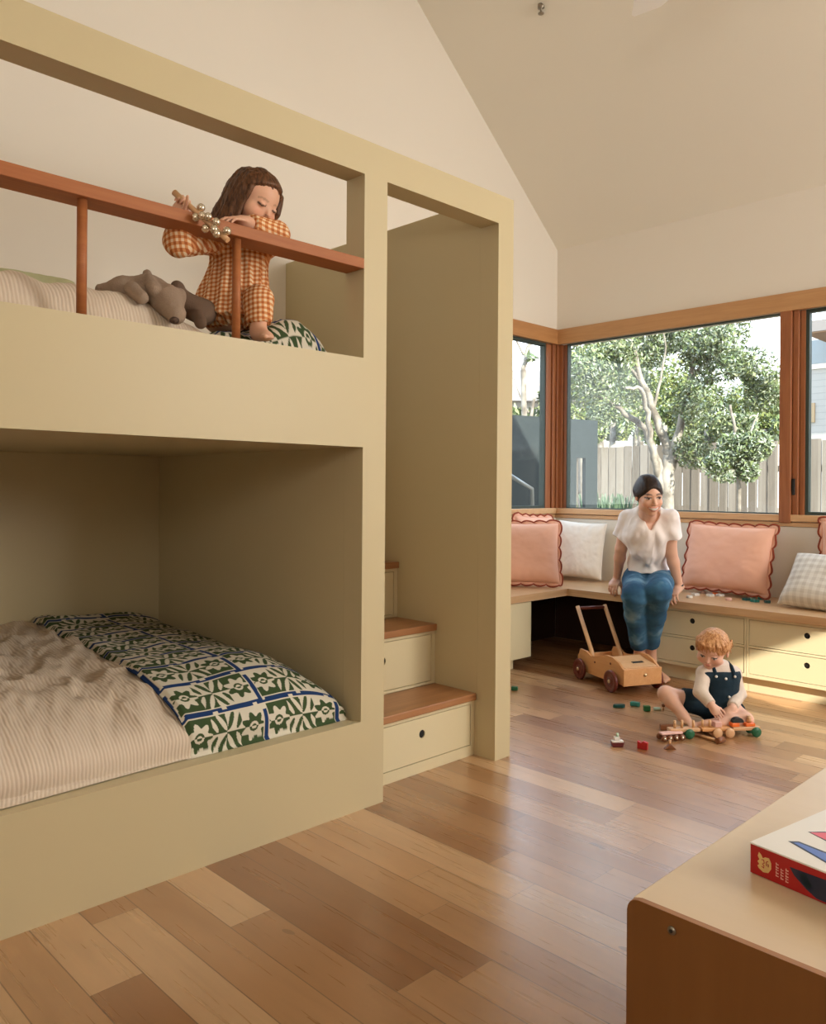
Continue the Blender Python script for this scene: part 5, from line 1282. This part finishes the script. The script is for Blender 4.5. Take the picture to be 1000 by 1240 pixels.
# pieces strewn on the bench
def star(n, r0, r1): return [((r0 if k % 2 else r1)*math.cos(PI*k/n), (r0 if k % 2 else r1)*math.sin(PI*k/n)) for k in range(2*n)]
pieces = [(842, 721, 't_white', 'flower'), (851, 718, 't_pink', 'disc'), (860, 722, 't_white', 'flower'), (872, 719, 't_white', 'flower'), (882, 727, 't_pink', 'disc'), (866, 717, 't_orange', 'disc'), (835, 724, 't_white', 'disc'),
          (904, 727, 't_darkteal', 'flower'), (914, 729, 't_teal', 'flower'), (923, 726, 't_teal', 'flower'), (929, 730, 't_darkteal', 'disc'), (911, 722, 't_mint', 'disc')]
pl_lab = ['white petal-shaped wooden piece on the bench, right of the one by her wrist', 'pale pink disc between white pieces on the bench', 'white petal-shaped piece in the middle of the white cluster on the bench', 'white petal-shaped piece at the right end of the white cluster', 'pale pink disc lying apart near the bench edge', 'orange disc against the foot of the large peach cushion', 'white disc closest to the woman\'s watch hand on the bench',
          'dark teal petal-shaped piece, leftmost of the teal cluster on the bench', 'bright teal petal-shaped piece nearest the bench edge', 'bright teal petal-shaped piece behind the right teal pieces', 'dark teal disc beside the checked pillow', 'mint disc at the back of the teal cluster']
for i, ((px, py, mt, kd), lb) in enumerate(zip(pieces, pl_lab)):
    w = MB().prism(star(5, .017, .027) if kd == 'flower' else ngon(14, .018), Matrix(), .014, .001); z = BTZ
    p = atp(px, py, 'z', z); 
    if p[1] > 5.06: p = atp(px, py+3, 'z', z)
    o = w.build('wooden_piece', mt); o.location = (p[0], min(p[1], 5.05), z+.0005); tag(o, lb, 'toy piece')
# ================================================================== LIGHT
W = bpy.data.worlds.new('world'); sc.world = W; W.use_nodes = True; nt = W.node_tree
bg = nt.nodes['Background']
tc = nt.nodes.new('ShaderNodeTexCoord'); sp = nt.nodes.new('ShaderNodeSeparateXYZ'); nt.links.new(tc.outputs['Generated'], sp.inputs[0])
cr = nt.nodes.new('ShaderNodeValToRGB'); nt.links.new(sp.outputs['Z'], cr.inputs[0])
e = cr.color_ramp.elements; e[0].position = .0; e[0].color = (.95, .97, 1, 1); e[1].position = .6; e[1].color = (.62, .78, 1, 1)
nt.links.new(cr.outputs[0], bg.inputs[0]); bg.inputs[1].default_value = SKY = 4.3
def area(name, loc, tgt, sx, sy, power, col):
    l = bpy.data.lights.new(name, 'AREA'); l.shape = 'RECTANGLE'; l.size = sx; l.size_y = sy; l.energy = power; l.color = col
    o = bpy.data.objects.new(name, l); COL.objects.link(o); o.location = loc
    o.rotation_euler = (Vector(tgt)-Vector(loc)).to_track_quat('-Z', 'Z').to_euler(); return o
area('fill_right_high', (XR-.03, 4.0, 2.9), (-1.5, 2.8, 2.9), 2.2, 1.3, 120, (1, .985, .94))  # added main fill on the right wall, no such window built
area('fill_right_low', (XR-.02, 4.3, 1.35), (XR-3, 3.9, .9), 1.4, 1.3, 55, (1, .98, .92))  # added fill to brighten the bench area and right floor
area('fill_right_mid', (XR-.03, 3.4, 1.75), (-.7, 3.3, .0), 2.2, .9, 78, (1, .97, .90))  # added fill aimed down at the right part of the floor
area('fill_front', (0.8, YF+.03, 2.3), (-.8, 3.5, 4.6), 2.0, 1.0, 62, (1, .97, .90))  # added uplight for the ceiling; the front wall has no window
s = bpy.data.lights.new('sun', 'SUN'); s.energy = 14; s.angle = math.radians(.7); s.color = (1, .93, .80)
so = bpy.data.objects.new('sun', s); COL.objects.link(so)
so.rotation_euler = Vector((.86, -.30, .42)).to_track_quat('Z', 'Y').to_euler()
sc.view_settings.view_transform = 'Standard'; sc.view_settings.look = 'None'; sc.view_settings.gamma = 1; sc.view_settings.exposure = 0.0
sc.view_settings.use_curve_mapping = False
c = sc.cycles; c.use_denoising = True
try: c.denoiser = 'OPENIMAGEDENOISE'
except Exception: pass
c.max_bounces = 10; c.diffuse_bounces = 5; c.glossy_bounces = 4; c.transparent_max_bounces = 16; c.sample_clamp_indirect = 6; c.caustics_reflective = False; c.caustics_refractive = False
